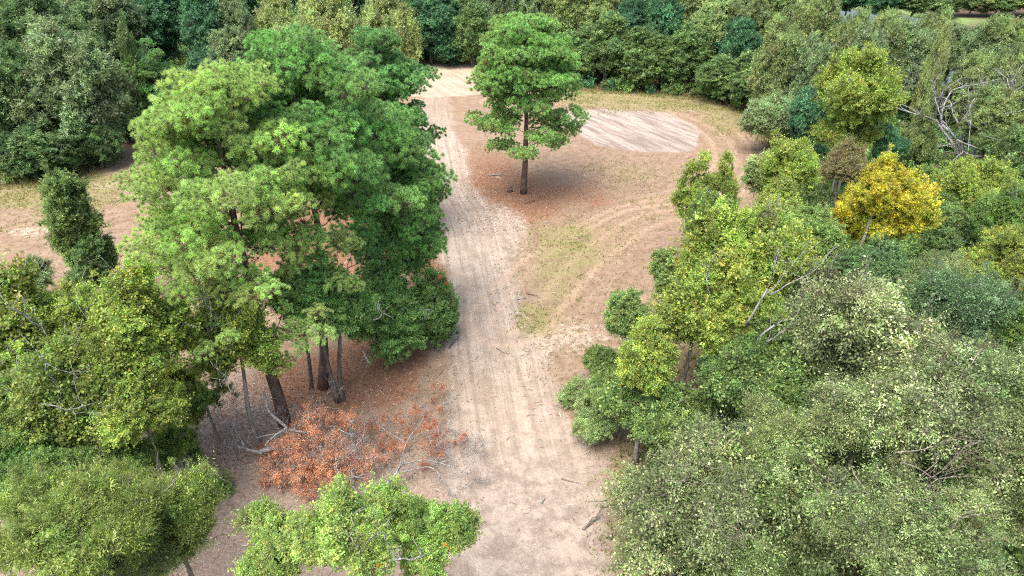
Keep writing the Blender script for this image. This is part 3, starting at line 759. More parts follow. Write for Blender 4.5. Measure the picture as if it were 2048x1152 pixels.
pine(1047, 386, 15.2, [(5.6, 5.8, 8, .8, -1), (6.6, 5.2, 7, .8, 3), (7.7, 3.4, 4, .75, 8), (9.0, 4.7, 6, .85, -3), (9.8, 4.9, 9, .95, 2), (10.7, 4.6, 9, 1.0, 6), (11.6, 4.1, 10, 1.0, 10), (12.5, 3.4, 9, 1.0, 12), (13.4, 2.6, 8, 1.0, 15), (14.3, 1.4, 6, .9, 18)],
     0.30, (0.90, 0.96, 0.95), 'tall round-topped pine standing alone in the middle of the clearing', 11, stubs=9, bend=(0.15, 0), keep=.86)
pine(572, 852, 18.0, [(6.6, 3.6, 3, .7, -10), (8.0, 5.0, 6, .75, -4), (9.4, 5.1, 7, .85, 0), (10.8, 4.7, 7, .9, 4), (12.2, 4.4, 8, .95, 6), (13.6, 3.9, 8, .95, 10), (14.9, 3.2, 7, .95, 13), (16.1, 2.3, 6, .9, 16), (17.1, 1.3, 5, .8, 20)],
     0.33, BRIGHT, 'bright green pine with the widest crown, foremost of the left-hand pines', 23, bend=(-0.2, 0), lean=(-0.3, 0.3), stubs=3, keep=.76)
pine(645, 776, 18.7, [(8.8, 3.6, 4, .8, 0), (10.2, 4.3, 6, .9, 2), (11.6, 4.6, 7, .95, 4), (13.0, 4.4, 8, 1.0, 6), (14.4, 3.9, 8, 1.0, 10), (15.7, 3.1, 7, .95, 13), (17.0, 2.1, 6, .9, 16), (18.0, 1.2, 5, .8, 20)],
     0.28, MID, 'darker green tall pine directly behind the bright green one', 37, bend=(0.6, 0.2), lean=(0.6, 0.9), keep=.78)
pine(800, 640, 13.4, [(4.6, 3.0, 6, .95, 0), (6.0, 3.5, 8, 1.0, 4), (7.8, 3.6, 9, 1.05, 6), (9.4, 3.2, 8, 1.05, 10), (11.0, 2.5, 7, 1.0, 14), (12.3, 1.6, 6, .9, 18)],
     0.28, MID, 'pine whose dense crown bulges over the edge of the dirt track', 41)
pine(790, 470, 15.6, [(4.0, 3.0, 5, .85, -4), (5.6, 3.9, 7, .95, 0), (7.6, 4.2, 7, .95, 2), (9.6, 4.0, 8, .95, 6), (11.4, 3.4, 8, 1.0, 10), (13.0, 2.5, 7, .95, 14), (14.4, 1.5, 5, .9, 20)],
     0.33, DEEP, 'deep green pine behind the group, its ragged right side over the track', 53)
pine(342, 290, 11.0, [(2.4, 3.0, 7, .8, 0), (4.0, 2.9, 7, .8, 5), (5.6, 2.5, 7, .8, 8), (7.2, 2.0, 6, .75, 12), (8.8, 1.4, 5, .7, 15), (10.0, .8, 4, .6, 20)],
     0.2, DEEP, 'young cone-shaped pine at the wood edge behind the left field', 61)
print('TRIS pines', TRIS[0])

# ------------------------------------------------------------------ broadleaf trees, near left
T = tree
g1 = T('gum', 55, 700, 260, 300, 10.5, 'yellow-green sweetgum with bare grey twig tips in the left cluster, at its outer edge')
g2 = T('gum', 278, 670, 200, 260, 11.5, 'narrow bright sweetgum rising highest in the left cluster, beside white dead branches')
g6 = T('gum', 468, 675, 165, 230, 9.5, 'yellow-green sweetgum standing in front of the bright pine trunk')
g3 = T('gumgreen', 160, 800, 280, 260, 9.5, 'fuller mid-green sweetgum in the heart of the left cluster', tint=(1.3, 1.12, .95))
g4 = T('gumgreen', 30, 890, 260, 260, 8.5, 'green sweetgum with tangled bare twigs just above the willow oak, at the cluster rim')
g5 = T('gum', 275, 830, 190, 170, 8.0, 'low sweetgum with a dark forked trunk showing under its leaves beside bare soil')
T('gumgreen', 405, 765, 120, 110, 5.0, 'small leafy sweetgum hanging over the pale soil left of the pine trunks', nl=30)
T('willow', 125, 1065, 370, 290, 9.5, 'feathery willow oak with long pale leaves filling the near corner', tint=(1.12, 1.18, .85))
T('willow', 340, 1060, 230, 240, 8.0, 'smaller willow oak leaning out towards the pale track', tint=(1.1, 1.18, .85))
g8 = T('gumgreen', 700, 1075, 280, 260, 9.5, 'light green sweetgum topped by a pointed leader below the rust-coloured branches', tint=(1.75, 1.5, 1.5), dens=.62, hole=.4, lump=.85)
T('gumgreen', 560, 1085, 220, 190, 8.0, 'light green sweetgum with thin foliage between the willow oak and the pointed one', tint=(1.65, 1.45, 1.4), dens=.62, hole=.4, lump=.85)
T('gumgreen', 868, 1075, 220, 200, 8.5, 'light green sweetgum beside the track with two orange leaf tufts', tint=(1.45, 1.35, 1.3), dens=.62, hole=.4, lump=.85)
T('green', 150, 470, 115, 230, 9.5, 'slender dark green tree with a pointed yellowish top standing in the left field', tint=(1.05, 1.0, .85), hole=.25)
T('green', 190, 545, 130, 140, 5.5, 'bushy dark green tree at the foot of the slender pointed one', tint=(1.0, 1.0, 1))
T('oakgrey', 62, 560, 100, 90, 3.2, 'small grey-green feathery bush alone in the left field', name='bush', cat='bush', dens=.6)
T('gumgreen', 372, 905, 60, 60, 1.8, 'knee-high green sapling on the pale soil under the left cluster', name='sapling', cat='sapling', dens=.6)
T('gumgreen', 440, 975, 40, 40, 1.0, 'tiny green seedling between the willow oak and the rust-coloured branches', name='sapling', cat='sapling', dens=.5)
T('gum', 345, 790, 120, 140, 5.0, 'small yellow-green sweetgum leaning over bare soil between the forked one and the bright pine')
T('gumgreen', 100, 950, 220, 160, 7.0, 'mid-green sweetgum filling the gap above the feathery willow oak')
T('gumgreen', 240, 920, 170, 130, 6.0, 'low mid-green sweetgum just above the willow oak near the forked trunk')
T('gum', 165, 640, 140, 150, 9.5, 'yellow-green sweetgum top between the outer one and the narrow bright one')
T('willow', 250, 1120, 260, 140, 6.5, 'low willow oak crown at the bottom edge between its two taller neighbours')
T('green', 1245, 800, 170, 130, 4.0, 'sparse leafy green shrub leaning over the track side', tint=(1.4, 1.3, 1.2), hole=.35, dens=.6, name='shrub', cat='shrub')
T('oakgrey', 1165, 790, 90, 90, 2.0, 'thin twiggy shrub closest to the track on the clearing edge', tint=(1.3, 1.3, 1.1), hole=.5, dens=.35, name='shrub', cat='shrub')
# under and behind the pines
T('oak', 650, 610, 190, 190, 8.5, 'dark green oak with a smooth grey trunk tucked under the tall pines', tint=(1.5, 1.6, 1.25), hole=.15, trunk_r=1.6, stems=2)
o1 = T('oak', 765, 630, 190, 200, 6.0, 'dark green oak with silvery broken limbs beside the dirt track', tint=(1.5, 1.6, 1.25), hole=.2)
T('green', 868, 620, 100, 165, 4.6, 'narrow green oak branch mass hanging over the track edge with a red tuft', tint=(1.1, 1.2, 1.1), hole=.15)
T('oak', 830, 445, 105, 190, 9.0, 'rounded dark oak on the track edge below the ragged pine', tint=(1.4, 1.4, 1.1))
T('oakgrey', 735, 215, 130, 170, 13.0, 'grey-green oak squeezed between the two rear pines', share=False)
T('oakgrey', 805, 300, 70, 120, 9.0, 'pale oak with thin twigs under the ragged pine branches', share=False)
T('oak', 585, 585, 120, 110, 8.0, 'dark green oak limb mass between the two pine trunks', tint=(1.4, 1.5, 1.2), hole=.2)
T('gumgreen', 325, 905, 150, 110, 3.6, 'low green sweetgum shrub hiding the feet of the left cluster', tint=(1.15, 1.1, .9), hole=.15)
T('willow', 215, 985, 190, 120, 7.5, 'willow oak top standing behind its two nearer neighbours', tint=(1.1, 1.15, .85))
# ------------------------------------------------------------------ near right
g7 = T('gum', 1485, 560, 290, 270, 11.5, 'large yellow-green sweetgum with many grey limbs, foremost beside the clearing')
T('gum', 1395, 640, 190, 190, 9.5, 'yellow-green sweetgum crown lying lower on the clearing side of the large one')
T('gum', 1295, 715, 120, 140, 8.0, 'narrow yellow-tipped sweetgum leaning out over the clearing edge')
T('green', 1258, 655, 130, 140, 6.5, 'mid-green leafy tree reaching furthest into the clearing', tint=(1.45, 1.35, 1.3))
T('green', 1345, 560, 110, 110, 7.5, 'green tree with a grey cast standing behind the sweetgum on the clearing edge', tint=(1.3, 1.2, 1.1))
T('gumgreen', 1420, 455, 110, 120, 7.5, 'round bright green tree behind the large sweetgum')
T('gum', 1388, 385, 75, 140, 8.5, 'slim young sweetgum with a leaning top standing out against the clearing', nl=46, lump=.9, hole=.2)
T('gum', 1445, 385, 72, 130, 8.8, 'slim young sweetgum forked from the same clump as the leaning one', nl=46, lump=.9, hole=.2)
T('green', 1205, 725, 90, 60, 2.2, 'low green shrub on the clearing edge below the leafy tree', name='shrub', cat='shrub', tint=(1.3, 1.2, 1.1), dens=.6)
T('green', 1500, 770, 230, 200, 7.5, 'dark green understory tree below the large sweetgum', tint=(1.1, 1.1, 1.0))
T('green', 1330, 840, 220, 180, 5.0, 'broad low green thicket tree spreading towards the dirt track', tint=(1.3, 1.25, 1.15))
T('oakgrey', 1190, 850, 120, 110, 2.2, 'sparse grey-green shrub scattered over the soil by the track', dens=.4, name='shrub', cat='shrub', tint=(1.3, 1.3, 1.1), hole=.4)
e3 = T('elm', 1375, 975, 340, 300, 8.0, 'pale grey-green elm leaning out over the near end of the track', hole=.12, zb=.12)
T('elm', 1690, 680, 300, 330, 11.5, 'tall silvery elm with the palest rounded crown')
e1 = T('elm', 1850, 820, 360, 330, 11.0, 'broad silvery elm in front of the palest one')
T('elm', 1620, 985, 300, 260, 8.0, 'grey-green elm with broken bare limbs showing', tint=(.85, .93, .8), zb=.1)
T('elm', 1500, 1090, 260, 170, 6.0, 'low grey-green elm at the bottom edge below the leaning one', tint=(.8, .92, .75), zb=.05)
T('elm', 1560, 880, 180, 150, 8.0, 'small pale elm crown just behind the broken bare limbs', tint=(.95, 1, .85))
T('elm', 1720, 850, 240, 220, 9.5, 'silvery elm crown wedged between the palest and the corner elm', tint=(1, 1.02, .95))
T('elm', 1990, 790, 220, 240, 10.5, 'silvery elm crown at the picture edge above the cut one', tint=(.85, .95, .85))
e2 = T('elm', 1830, 1075, 380, 280, 9.5, 'elm filling the near right corner, with dark gaps between its twigs', tint=(.85, .92, .8), hole=.2)
T('elm', 2010, 960, 240, 300, 10.0, 'silvery elm cut by the picture edge above the corner one', tint=(.9, .95, .85))
T('elm', 1920, 650, 210, 220, 10.5, 'bluish-green elm beside the palest crown', tint=(.55, .75, .75))
T('elm', 1885, 560, 150, 120, 10.0, 'light elm crown behind the bluish-green one', tint=(.9, .95, .8))
T('green', 1500, 1130, 260, 130, 4.0, 'dark green undergrowth tree below the leaning elm')
T('green', 1590, 830, 190, 170, 6.5, 'deep green tree around the snapped grey stem', tint=(1.1, 1.15, 1.0))
T('oak', 1860, 990, 260, 180, 5.0, 'shaded green understory tree beneath the broad silvery elm', share=True)
# ------------------------------------------------------------------ mid right
T('gold', 1757, 372, 85, 120, 11.8, 'pointed golden leader rising above the fully turned tree', hole=.25, dens=.8)
T('gold', 1790, 440, 175, 165, 10.2, 'golden yellow autumn tree, the only one that has fully turned', hole=.3, dens=.8)
T('gold', 1700, 430, 70, 110, 8.0, 'small golden side crown touching the fully turned tree')
T('green', 1620, 480, 180, 130, 8.0, 'leafy green tree between the golden tree and the large sweetgum', tint=(1.5, 1.4, 1.2))
T('green', 1560, 425, 140, 120, 8.0, 'bright leafy green tree on the clearing side of the golden one', tint=(1.9, 1.5, 1.1))
T('green', 1760, 535, 170, 110, 7.5, 'bluish green tree directly below the golden one', tint=(.9, 1, 1.2))
T('gum', 1575, 345, 130, 120, 9.5, 'yellow-green sweetgum with white stems beside the curved edge of the clearing', share=False)
T('oakgrey', 1530, 360, 100, 130, 7.0, 'grey-green rounded tree right on the curved edge of the clearing', share=False, tint=(1.5, 1.35, 1.2))
T('brown', 1690, 330, 100, 100, 8.5, 'brownish fading tree behind the golden one', share=False)
T('gum', 1720, 200, 195, 170, 13.5, 'tall yellow-green sweetgum, brightest crown of the far right woods', share=False)
T('gum', 1690, 280, 130, 80, 8.5, 'lower yellow-green crown in front of the brightest sweetgum', share=False)
T('teal', 1770, 300, 80, 90, 8.0, 'rounded bluish evergreen beside the dead snag', share=False, tint=(1.3, 1.3, 1.2))
T('oakgrey', 1550, 235, 140, 90, 6.0, 'grey-green round tree bulging over the far bend of the clearing', share=False, tint=(1.2, 1.15, 1.1))
T('teal', 1620, 215, 110, 90, 8.5, 'dark tree behind the round one at the far bend')
T('gum', 1955, 380, 180, 110, 8.5, 'yellow-green tree below the dead snag', share=False)
T('gumgreen', 2020, 440, 150, 120, 9.0, 'green tree with grey twigs to the right of the golden one', share=False)
T('gum', 2000, 540, 170, 160, 9.5, 'olive-yellow sweetgum behind the bluish-green elm', tint=(.95, .88, .9))
T('gumgreen', 2035, 660, 120, 150, 9.5, 'olive sweetgum at the picture edge behind the silvery elms')
T('green', 1890, 465, 110, 90, 7.0, 'dark green tree between the golden one and the olive sweetgum')
T('olive', 2010, 230, 150, 120, 10.5, 'olive crown on the river side of the dead snag', zb=.2)
T('green', 2000, 300, 110, 80, 7.5, 'green tree right behind the dead snag')
T('olive', 1840, 260, 70, 80, 7.5, 'small olive tree on the left flank of the dead snag')
# ------------------------------------------------------------------ far woods: (kind, cx, cy, width, height, label)
FAR = [
 ('oakgrey', 150, 190, 215, 13.5, 'broad round-crowned oak bulging over the left field', .62, .05),
 ('oak', 40, 215, 170, 12.0, 'dark oak beside the broad round-crowned one, further from the track', .6, .05),
 ('oak', 90, 300, 150, 5.5, 'low dark oak skirting the left field below the broad oak', .5, .02),
 ('oak', 190, 290, 95, 5.0, 'low dark bushy oak at the corner of the left field', .5, .02),
 ('oak', 10, 310, 100, 5.0, 'low dark bush at the far left of the field edge', .5, .02),
 ('green', 262, 130, 70, 11.5, 'narrow yellowish-green tree pressed against the broad oak', .62, .1),
 ('teal', 300, 175, 90, 9.5, 'dark tree between the broad oak and the young cone-shaped pine', .6, .05),
 ('teal', 420, 190, 130, 9.0, 'dark bluish tree behind the cone-shaped pine', .6, .05),
 ('oakgrey', 210, 60, 170, 13.5, 'grey-green oak behind the broad round-crowned one', .66, .1),
 ('oak', 90, 95, 180, 14.0, 'dark green oak of the second row behind the left field', .66, .1),
 ('olive', 40, 25, 170, 14.5, 'olive-yellow crown at the far left top corner', .7, .1),
 ('teal', 330, 50, 150, 13.0, 'dark bluish oak behind the yellowish narrow tree', .66, .1),
 ('teal', 420, 70, 140, 13.0, 'dark bluish crown left of the pale yellowish tree', .66, .1),
 ('oakgrey', 470, 60, 90, 12.0, 'grey-green crown touching the pale yellowish tree', .66, .1),
 ('oakgrey', 470, 120, 100, 9.0, 'grey-green crown peeping over the darker pine', .66, .1),
 ('teal', 250, 250, 70, 3.5, 'small dark bush in the notch between oak and pines', .5, .02),
 ('olive', 150, 10, 150, 14.5, 'olive crown behind the second row on the left', .7, .1),
 ('oak', 260, 10, 150, 14.5, 'dark crown of the third row behind the narrow yellowish tree', .7, .1),
 ('teal', 380, 0, 140, 14.0, 'dark crown of the third row behind the bluish oaks', .7, .1),
 ('teal', 470, -5, 130, 14.0, 'dark crown behind the pale yellowish tree', .7, .1),
 ('teal', 580, 5, 120, 14.0, 'dark crown filling the gap behind the pale pair of trees', .7, .1),
 ('teal', 700, -5, 120, 14.0, 'dark crown behind the rear pine', .7, .1),
 ('olive', 580, 110, 100, 9.0, 'olive crown between the pale tree and the darker pine', .6, .1),
 ('pale', 560, 45, 120, 13.0, 'pale yellow sparse tree behind the pine group', .66, .15),
 ('pale', 645, 60, 130, 13.0, 'second pale yellow sparse tree nearer the sand patch', .66, .15),
 ('olive', 660, 20, 110, 13.5, 'light olive crown behind the second pale tree', .7, .15),
 ('pale', 765, 30, 110, 13.0, 'pale sparse tree with white twigs behind the sand patch', .7, .15),
 ('pale', 815, 75, 85, 9.5, 'pale sparse tree hanging over the left edge of the sand patch', .62, .1),
 ('oakgrey', 800, 15, 90, 13.5, 'grey-green tree behind the pale sparse ones', .7, .1),
 ('teal', 862, 60, 90, 10.5, 'dark evergreen behind the middle of the sand patch', .56, .02),
 ('teal', 905, 30, 95, 13.0, 'tall dark evergreen behind the sand patch', .6, .02),
 ('teal', 900, 95, 70, 5.5, 'low dark evergreen shrub on the sand patch edge', .5, .02),
 ('green', 945, 70, 75, 9.5, 'green tree left of the lone pine top', .56, .02),
 ('oakgrey', 985, 40, 70, 11.0, 'grey-green tree right behind the lone pine top', .6, .02),
 ('teal', 1010, 10, 90, 14.0, 'dark tall tree above the lone pine', .66, .05),
 ('green', 1080, 30, 90, 12.5, 'green tree beside the bare dark stems behind the lone pine', .62, .05),
 ('olive', 1125, 40, 85, 12.0, 'yellowish olive tree to the right of the lone pine top', .62, .05),
 ('green', 1160, 110, 85, 7.0, 'low green tree at the wood edge right of the lone pine', .5, .02),
 ('olive', 1195, 40, 95, 12.5, 'olive tree with drooping pale twigs on the far wood edge', .62, .05),
 ('green', 1215, 105, 90, 9.0, 'bright green leafy tree on the far wood edge by the grassy strip', .52, .02),
 ('teal', 1255, 70, 90, 11.5, 'dark leafy tree between two olive ones on the far wood edge', .58, .02),
 ('green', 1290, 125, 85, 7.5, 'low leafy tree behind the middle of the grassy strip', .5, .02),
 ('teal', 1320, 70, 95, 11.5, 'deep green tree with a full skirt on the far wood edge', .56, .02),
 ('green', 1365, 120, 90, 8.0, 'leafy green tree near the bend of the grassy strip', .5, .02),
 ('olive', 1290, 15, 100, 14.0, 'olive crown above the dark leafy tree', .7, .1),
 ('olive', 1370, 25, 110, 13.5, 'light olive tree with feathery crown above the bend', .68, .1),
 ('olive', 1425, 80, 95, 11.5, 'yellow-brown olive tree at the bend of the wood edge', .6, .05),
 ('teal', 1480, 110, 85, 9.5, 'dark rounded tree at the bend of the wood edge', .56, .02),
 ('green', 1440, 160, 80, 5.5, 'low leafy tree at the start of the bend', .5, .02),
 ('green', 1500, 170, 80, 6.5, 'low yellowish-green tree in the bend beside the round one', .5, .02),
 ('oak', 1400, -30, 120, 15.5, 'dark crown of the last row above the olive ones', .66, .05),
 ('oak', 1480, -30, 120, 16.0, 'dark crown of the last row next to the light olive one with upright twigs', .66, .05),
 ('oakgrey', 1500, 60, 100, 13.0, 'grey-green tree above the dark rounded one', .66, .1),
 ('olive', 1560, 90, 110, 12.5, 'soft olive tree behind the round tree of the bend', .64, .1),
 ('olive', 1560, 20, 120, 14.0, 'light olive crown with bare upright twigs near the top of the view', .7, .1),
 ('oakgrey', 1630, 120, 110, 11.5, 'grey-green tree left of the brightest sweetgum', .64, .1),
 ('olive', 1640, 50, 120, 13.0, 'olive tree behind the brightest sweetgum, to its left', .68, .1),
 ('olive', 1640, 5, 110, 14.5, 'yellowish olive crown in the last row before the river', .72, .1),
 ('oakgrey', 1730, 75, 120, 12.0, 'grey-green tree directly behind the brightest sweetgum', .66, .1),
 ('olive', 1720, 40, 90, 13.0, 'feathery olive crown next to the river bank', .7, .1),
 ('oakgrey', 1810, 110, 130, 11.5, 'grey-green tree to the right of the brightest sweetgum', .64, .15),
 ('olive', 1800, 60, 100, 12.0, 'soft olive crown near the river, right of the brightest sweetgum', .66, .15),
 ('pale', 1890, 50, 60, 12.5, 'upright yellow tree in front of the river', .7, .15),
 ('oakgrey', 1880, 110, 120, 9.5, 'grey-brown feathery tree over the glinting water', .66, .25),
 ('olive', 1950, 165, 120, 9.0, 'olive tree closing the gap in front of the river', .6, .05),
 ('oakgrey', 1995, 185, 110, 9.0, 'grey-green tree closing the gap beside the olive one by the river', .6, .05),
 ('oakgrey', 1970, 110, 140, 10.5, 'grey-green tree screening the river', .64, .2),
 ('olive', 2020, 60, 120, 11.5, 'olive tree at the far right before the river bank', .66, .15),
 ('olive', 2030, 150, 120, 11.0, 'olive tree at the right edge above the dead snag', .64, .15),
 ('green', 2030, 320, 110, 8.0, 'dark green tree at the right edge by the dead snag', .6, .1),
 ('olive', 1765, 38, 90, 11.0, 'olive crown screening the river bend, first of two', .66, .1),
 ('olive', 1880, 42, 95, 10.5, 'olive crown screening the river bend, beside the upright yellow tree', .66, .1),
 # far bank
 ('teal', 1700, -5, 90, 7.5, 'dark green tree across the river, leftmost', .55, .02),
 ('teal', 1765, -2, 85, 7.0, 'dark green tree across the river, second along', .55, .02),
 ('green', 1830, 0, 90, 7.0, 'bright green tree across the river, third along', .55, .02),
 ('green', 1890, 5, 80, 6.0, 'bright green bush across the river, fourth along', .55, .02),
 ('olive', 1945, 3, 85, 6.0, 'yellowish bush across the river by the mown bank', .55, .02),
 ('green', 2000, 2, 90, 6.5, 'green bush across the river near the view edge', .55, .02),
 ('green', 2060, 0, 100, 7.0, 'green bush across the river cut by the view edge', .55, .02),
]
for k, cx, cy_, w_, h_, lab, zf, zb in FAR:
    if 830 < cx < 1520: w_ = w_ * 1.35
    hh_ = 2.0 * w_ * (.6 if zb > .1 else .75)
    if cx > 1500: hh_ = .95 * w_
    if cx > 1690 and 30 < cy_ < 80: cy_ += 8; w_ *= .9; hh_ = .7 * w_
    tree(k, cx, cy_, w_, hh_, h_, lab, share=True, zb=zb, group='trees of the surrounding woods' if cx < 1690 or cy_ > 20 else 'trees across the river')
print('TRIS after trees', TRIS[0])

# ------------------------------------------------------------------ bare grey limbs of living trees
for i, (rt_, px, py, z, L, d, dep, r) in enumerate([
    (g1, 75, 655, 9.4, 1.3, (-.3, 0, 1), 3, .045), (g1, 100, 690, 8.8, 1.2, (.5, -.2, .8), 3, .035), (g3, 125, 770, 8.6, 1.4, (-.1, -.2, 1), 3, .05), (g3, 100, 740, 8.2, 1.1, (-.7, -.3, .5), 3, .035),
    (g2, 185, 650, 8.8, 1.0, (-.1, 0, 1), 2, .03), (g2, 350, 715, 7.0, 1.5, (.25, 0, 1), 4, .05), (g2, 372, 690, 7.0, 1.2, (.5, 0, .8), 3, .035), (g4, 60, 810, 8.0, 1.5, (1, -.2, .15), 3, .045),
    (g5, 180, 815, 7.2, 1.0, (.8, -.2, .3), 3, .03), (g5, 290, 905, 4.6, 1.6, (-.1, -.2, .9), 3, .07), (g6, 425, 640, 9.0, .9, (.1, 0, 1), 2, .025), (g6, 465, 790, 6.5, .9, (-.3, 0, .8), 2, .03),
    (o1, 745, 640, 5.4, 1.0, (.7, -.4, .3), 2, .06), (o1, 725, 700, 3.4, .9, (.4, -.6, -.5), 2, .05), (o1, 690, 560, 6.4, 1.2, (.3, -.3, .7), 3, .05), (o1, 840, 620, 4.6, .7, (.7, -.3, .2), 2, .03),
    (g7, 1490, 650, 9.2, 1.8, (.6, -.2, .8), 3, .06), (g7, 1540, 590, 10.0, 1.5, (.9, 0, .35), 3, .045), (g7, 1500, 700, 7.0, 1.6, (.2, -.2, 1), 2, .07), (g7, 1520, 690, 7.4, 1.5, (.5, -.2, .8), 2, .05), (g7, 1420, 600, 9.6, 1.0, (-.4, 0, .8), 3, .03),
    (e1, 1790, 905, 9.0, 1.3, (1, .1, .12), 3, .035), (e1, 1800, 925, 8.8, 1.3, (1, -.55, -.1), 3, .03), (e2, 1800, 965, 8.6, 1.2, (.7, -.5, .1), 3, .03), (e2, 1720, 1010, 8.4, 1.0, (.7, -.6, 0), 3, .025),
    (e2, 1700, 930, 8.8, 1.3, (-.1, -.6, .2), 3, .03), (e3, 1330, 960, 7.4, .8, (1, .1, .05), 3, .02), (e3, 1290, 985, 7.2, 1.1, (-.8, -.5, .1), 3, .03), (e3, 1420, 1000, 7.4, 1.2, (-.2, -.9, .1), 3, .03),
    (g8, 770, 1135, 7.8, 1.2, (.2, -.1, .9), 3, .05), (g8, 735, 1005, 7.6, .7, (-.8, .1, .3), 2, .04)]):
    bare_branch(rt_, px, py, z, L, d, dep, r * .8, seed=300 + i, mat='elm' if rt_ in (e1, e2, e3) else 'dead')

# ------------------------------------------------------------------ dead snags and fallen wood
def px_tube(w, pts, r0, r1, k=6):
    P = np.array([at(*p) for p in pts]); n = 3 * (len(P) - 1) + 1
    t = np.linspace(0, len(P) - 1, n); out = []
    for v in t:
        i = min(int(v), len(P) - 2); f = v - i
        a, b, c, d = P[max(i - 1, 0)], P[i], P[i + 1], P[min(i + 2, len(P) - 1)]
        out.append(0.5 * (2 * b + (c - a) * f + (2 * a - 5 * b + 4 * c - d) * f * f + (-a + 3 * b - 3 * c + d) * f ** 3))
    w.tube(out, np.linspace(r0, r1, n), k); return out

def snag(name, label, base, H, stems, spread, seed, r0, depth=4):
    rg = np.random.default_rng(seed); w = Wood()
    tr = [np.array([0, 0, -0.2]), np.array([.05, 0, H * .12]), np.array([0, .1, H * .26])]
    w.tube(tr, [r0 * 1.3, r0, r0 * .9], 9)
    e = bpy.data.objects.new(name, None); e.location = (base[0], base[1], 0); link(e); tag(e, label, 'dead tree')
    link(bpy.data.objects.new('trunk', w.mesh('snag_trunk', M_BARK['dead'])), e)
    for q in range(stems):
        a = 2 * PI * q / stems + rg.normal(0, .3); w = Wood()
        fork(rg, w, np.array([0, .1, H * .24]), unit(np.array([math.cos(a) * spread, math.sin(a) * spread * .7, 1.0])), H * rg.uniform(.32, .46), r0 * .46, depth, .6, .17, 6, .1)
        link(bpy.data.objects.new('limb', w.mesh('limb', M_BARK['dead'])), e)
    return e
snag('dead_tree', 'leafless silver-grey dead tree with twisted spreading limbs by the river', at(1912, 395), 12.0, 7, .9, 71, .34, 4)
snag('dead_tree', 'small bare dead tree with pale twigs beside the round tree of the far bend', at(1612, 262), 7.5, 3, .8, 74, .12, 3)
snag('dead_tree', 'thin leafless grey tree with dark stems behind the top of the lone pine', at(1043, 128), 11.5, 3, .25, 76, .16, 3)
snag('dead_tree', 'tangle of fallen pale limbs at the foot of the river-side dead tree', at(1990, 372), 4.5, 4, 1.3, 79, .10, 3)

w = Wood()
px_tube(w, [(1552, 985, 0), (1545, 930, 3.4), (1530, 880, 5.4), (1512, 845, 6.6)], .15, .10)
e = bpy.data.objects.new('broken_stem', None); e.location = (0, 0, 0); link(e)
tag(e, 'snapped grey tree stem with its top hanging down among green foliage', 'broken tree')
link(bpy.data.objects.new('stem', w.mesh('stem', M_BARK['elm'])), e)
w = Wood(); px_tube(w, [(1514, 847, 6.6), (1500, 849, 6.7), (1483, 848, 6.8)], .075, .05); link(bpy.data.objects.new('stub', w.mesh('stub', M_BARK['elm'])), e)
w = Wood(); px_tube(w, [(1516, 866, 6.3), (1488, 900, 5.6), (1457, 942, 4.9)], .085, .04); link(bpy.data.objects.new('hanging_limb', w.mesh('hanging_limb', M_BARK['dead'])), e)
w = Wood(); px_tube(w, [(1443, 862, 6.3), (1465, 880, 6.0), (1490, 898, 5.7)], .03, .06); link(bpy.data.objects.new('limb', w.mesh('limb', M_BARK['elm'])), e)
w = Wood(); px_tube(w, [(1511, 870, 6.3), (1509, 900, 5.5), (1517, 930, 4.8)], .03, .012, 4); link(bpy.data.objects.new('limb', w.mesh('limb', M_BARK['dead'])), e)

def boughs_at(root, kind, pts, seed, lod=1, tint=(1, 1, 1), nm='foliage'):
    rg = np.random.default_rng(seed); P = np.array([at(a, b, z) for a, b, z, s in pts]) - np.array(root.location); n = len(P)
    me = point_mesh(nm, P, np.stack([rg.normal(0, .4, n), rg.normal(0, .4, n), rg.uniform(0, 6.28, n)], 1), np.array([q[3] for q in pts]) / LODS[lod][2], rg.integers(0, 4, n),
                    np.array(tint)[None] * np.exp(rg.normal(0, .12, (n, 1))) * np.ones((n, 3)))
    o = link(bpy.data.objects.new(nm, me), root); o['kind'] = 'stuff'; o.modifiers.new('boughs', 'NODES').node_group = bough_group(kind, lod); return o

rgd = np.random.default_rng(9)
# fallen oak top, left half
e = bpy.data.objects.new('fallen_oak_top', None); c0 = at(600, 930); e.location = (c0[0], c0[1], 0); link(e)
tag(e, 'fallen oak top with grey forked limbs and dense rust-brown dead leaves under the bright pine', 'fallen tree')
def part_wood(root, nm, paths, mat='dead', twig=0, seed=1):
    w = Wood(); rg = np.random.default_rng(seed); off = np.array(root.location)
    for pts, r0, r1 in paths:
        P = px_tube(w, pts, r0, r1, 6)
        for q in range(twig):
            i = rg.integers(len(P) // 2, len(P)); d = unit(P[i] - P[i - 1] + rg.normal(0, .7, 3) + np.array([0, 0, .25]))
            fork(rg, w, P[i], d, rg.uniform(.45, 1.0), max(.009, r1 * .45), 3, .65, .16, 4, .1)
    me = w.mesh(nm, M_BARK[mat]); me.transform(__import__('mathutils').Matrix.Translation(Vector(-off))); return link(bpy.data.objects.new(nm, me), root)
part_wood(e, 'limb', [([(528, 783, 3.0), (536, 819, 2.5), (548, 833, 2.2), (569, 851, 1.8), (574, 857, 1.7)], .05, .085)], twig=1, seed=2)
part_wood(e, 'limb', [([(574, 856, 1.7), (557, 866, 1.6), (536, 884, 1.3), (531, 893, 1.1)], .07, .045), ([(558, 867, 1.5), (535, 870, 1.5), (513, 876, 1.4)], .04, .02)], seed=3)
part_wood(e, 'log', [([(520, 904, 1.0), (535, 899, 1.0), (556, 894, 1.0)], .14, .12)], seed=4)
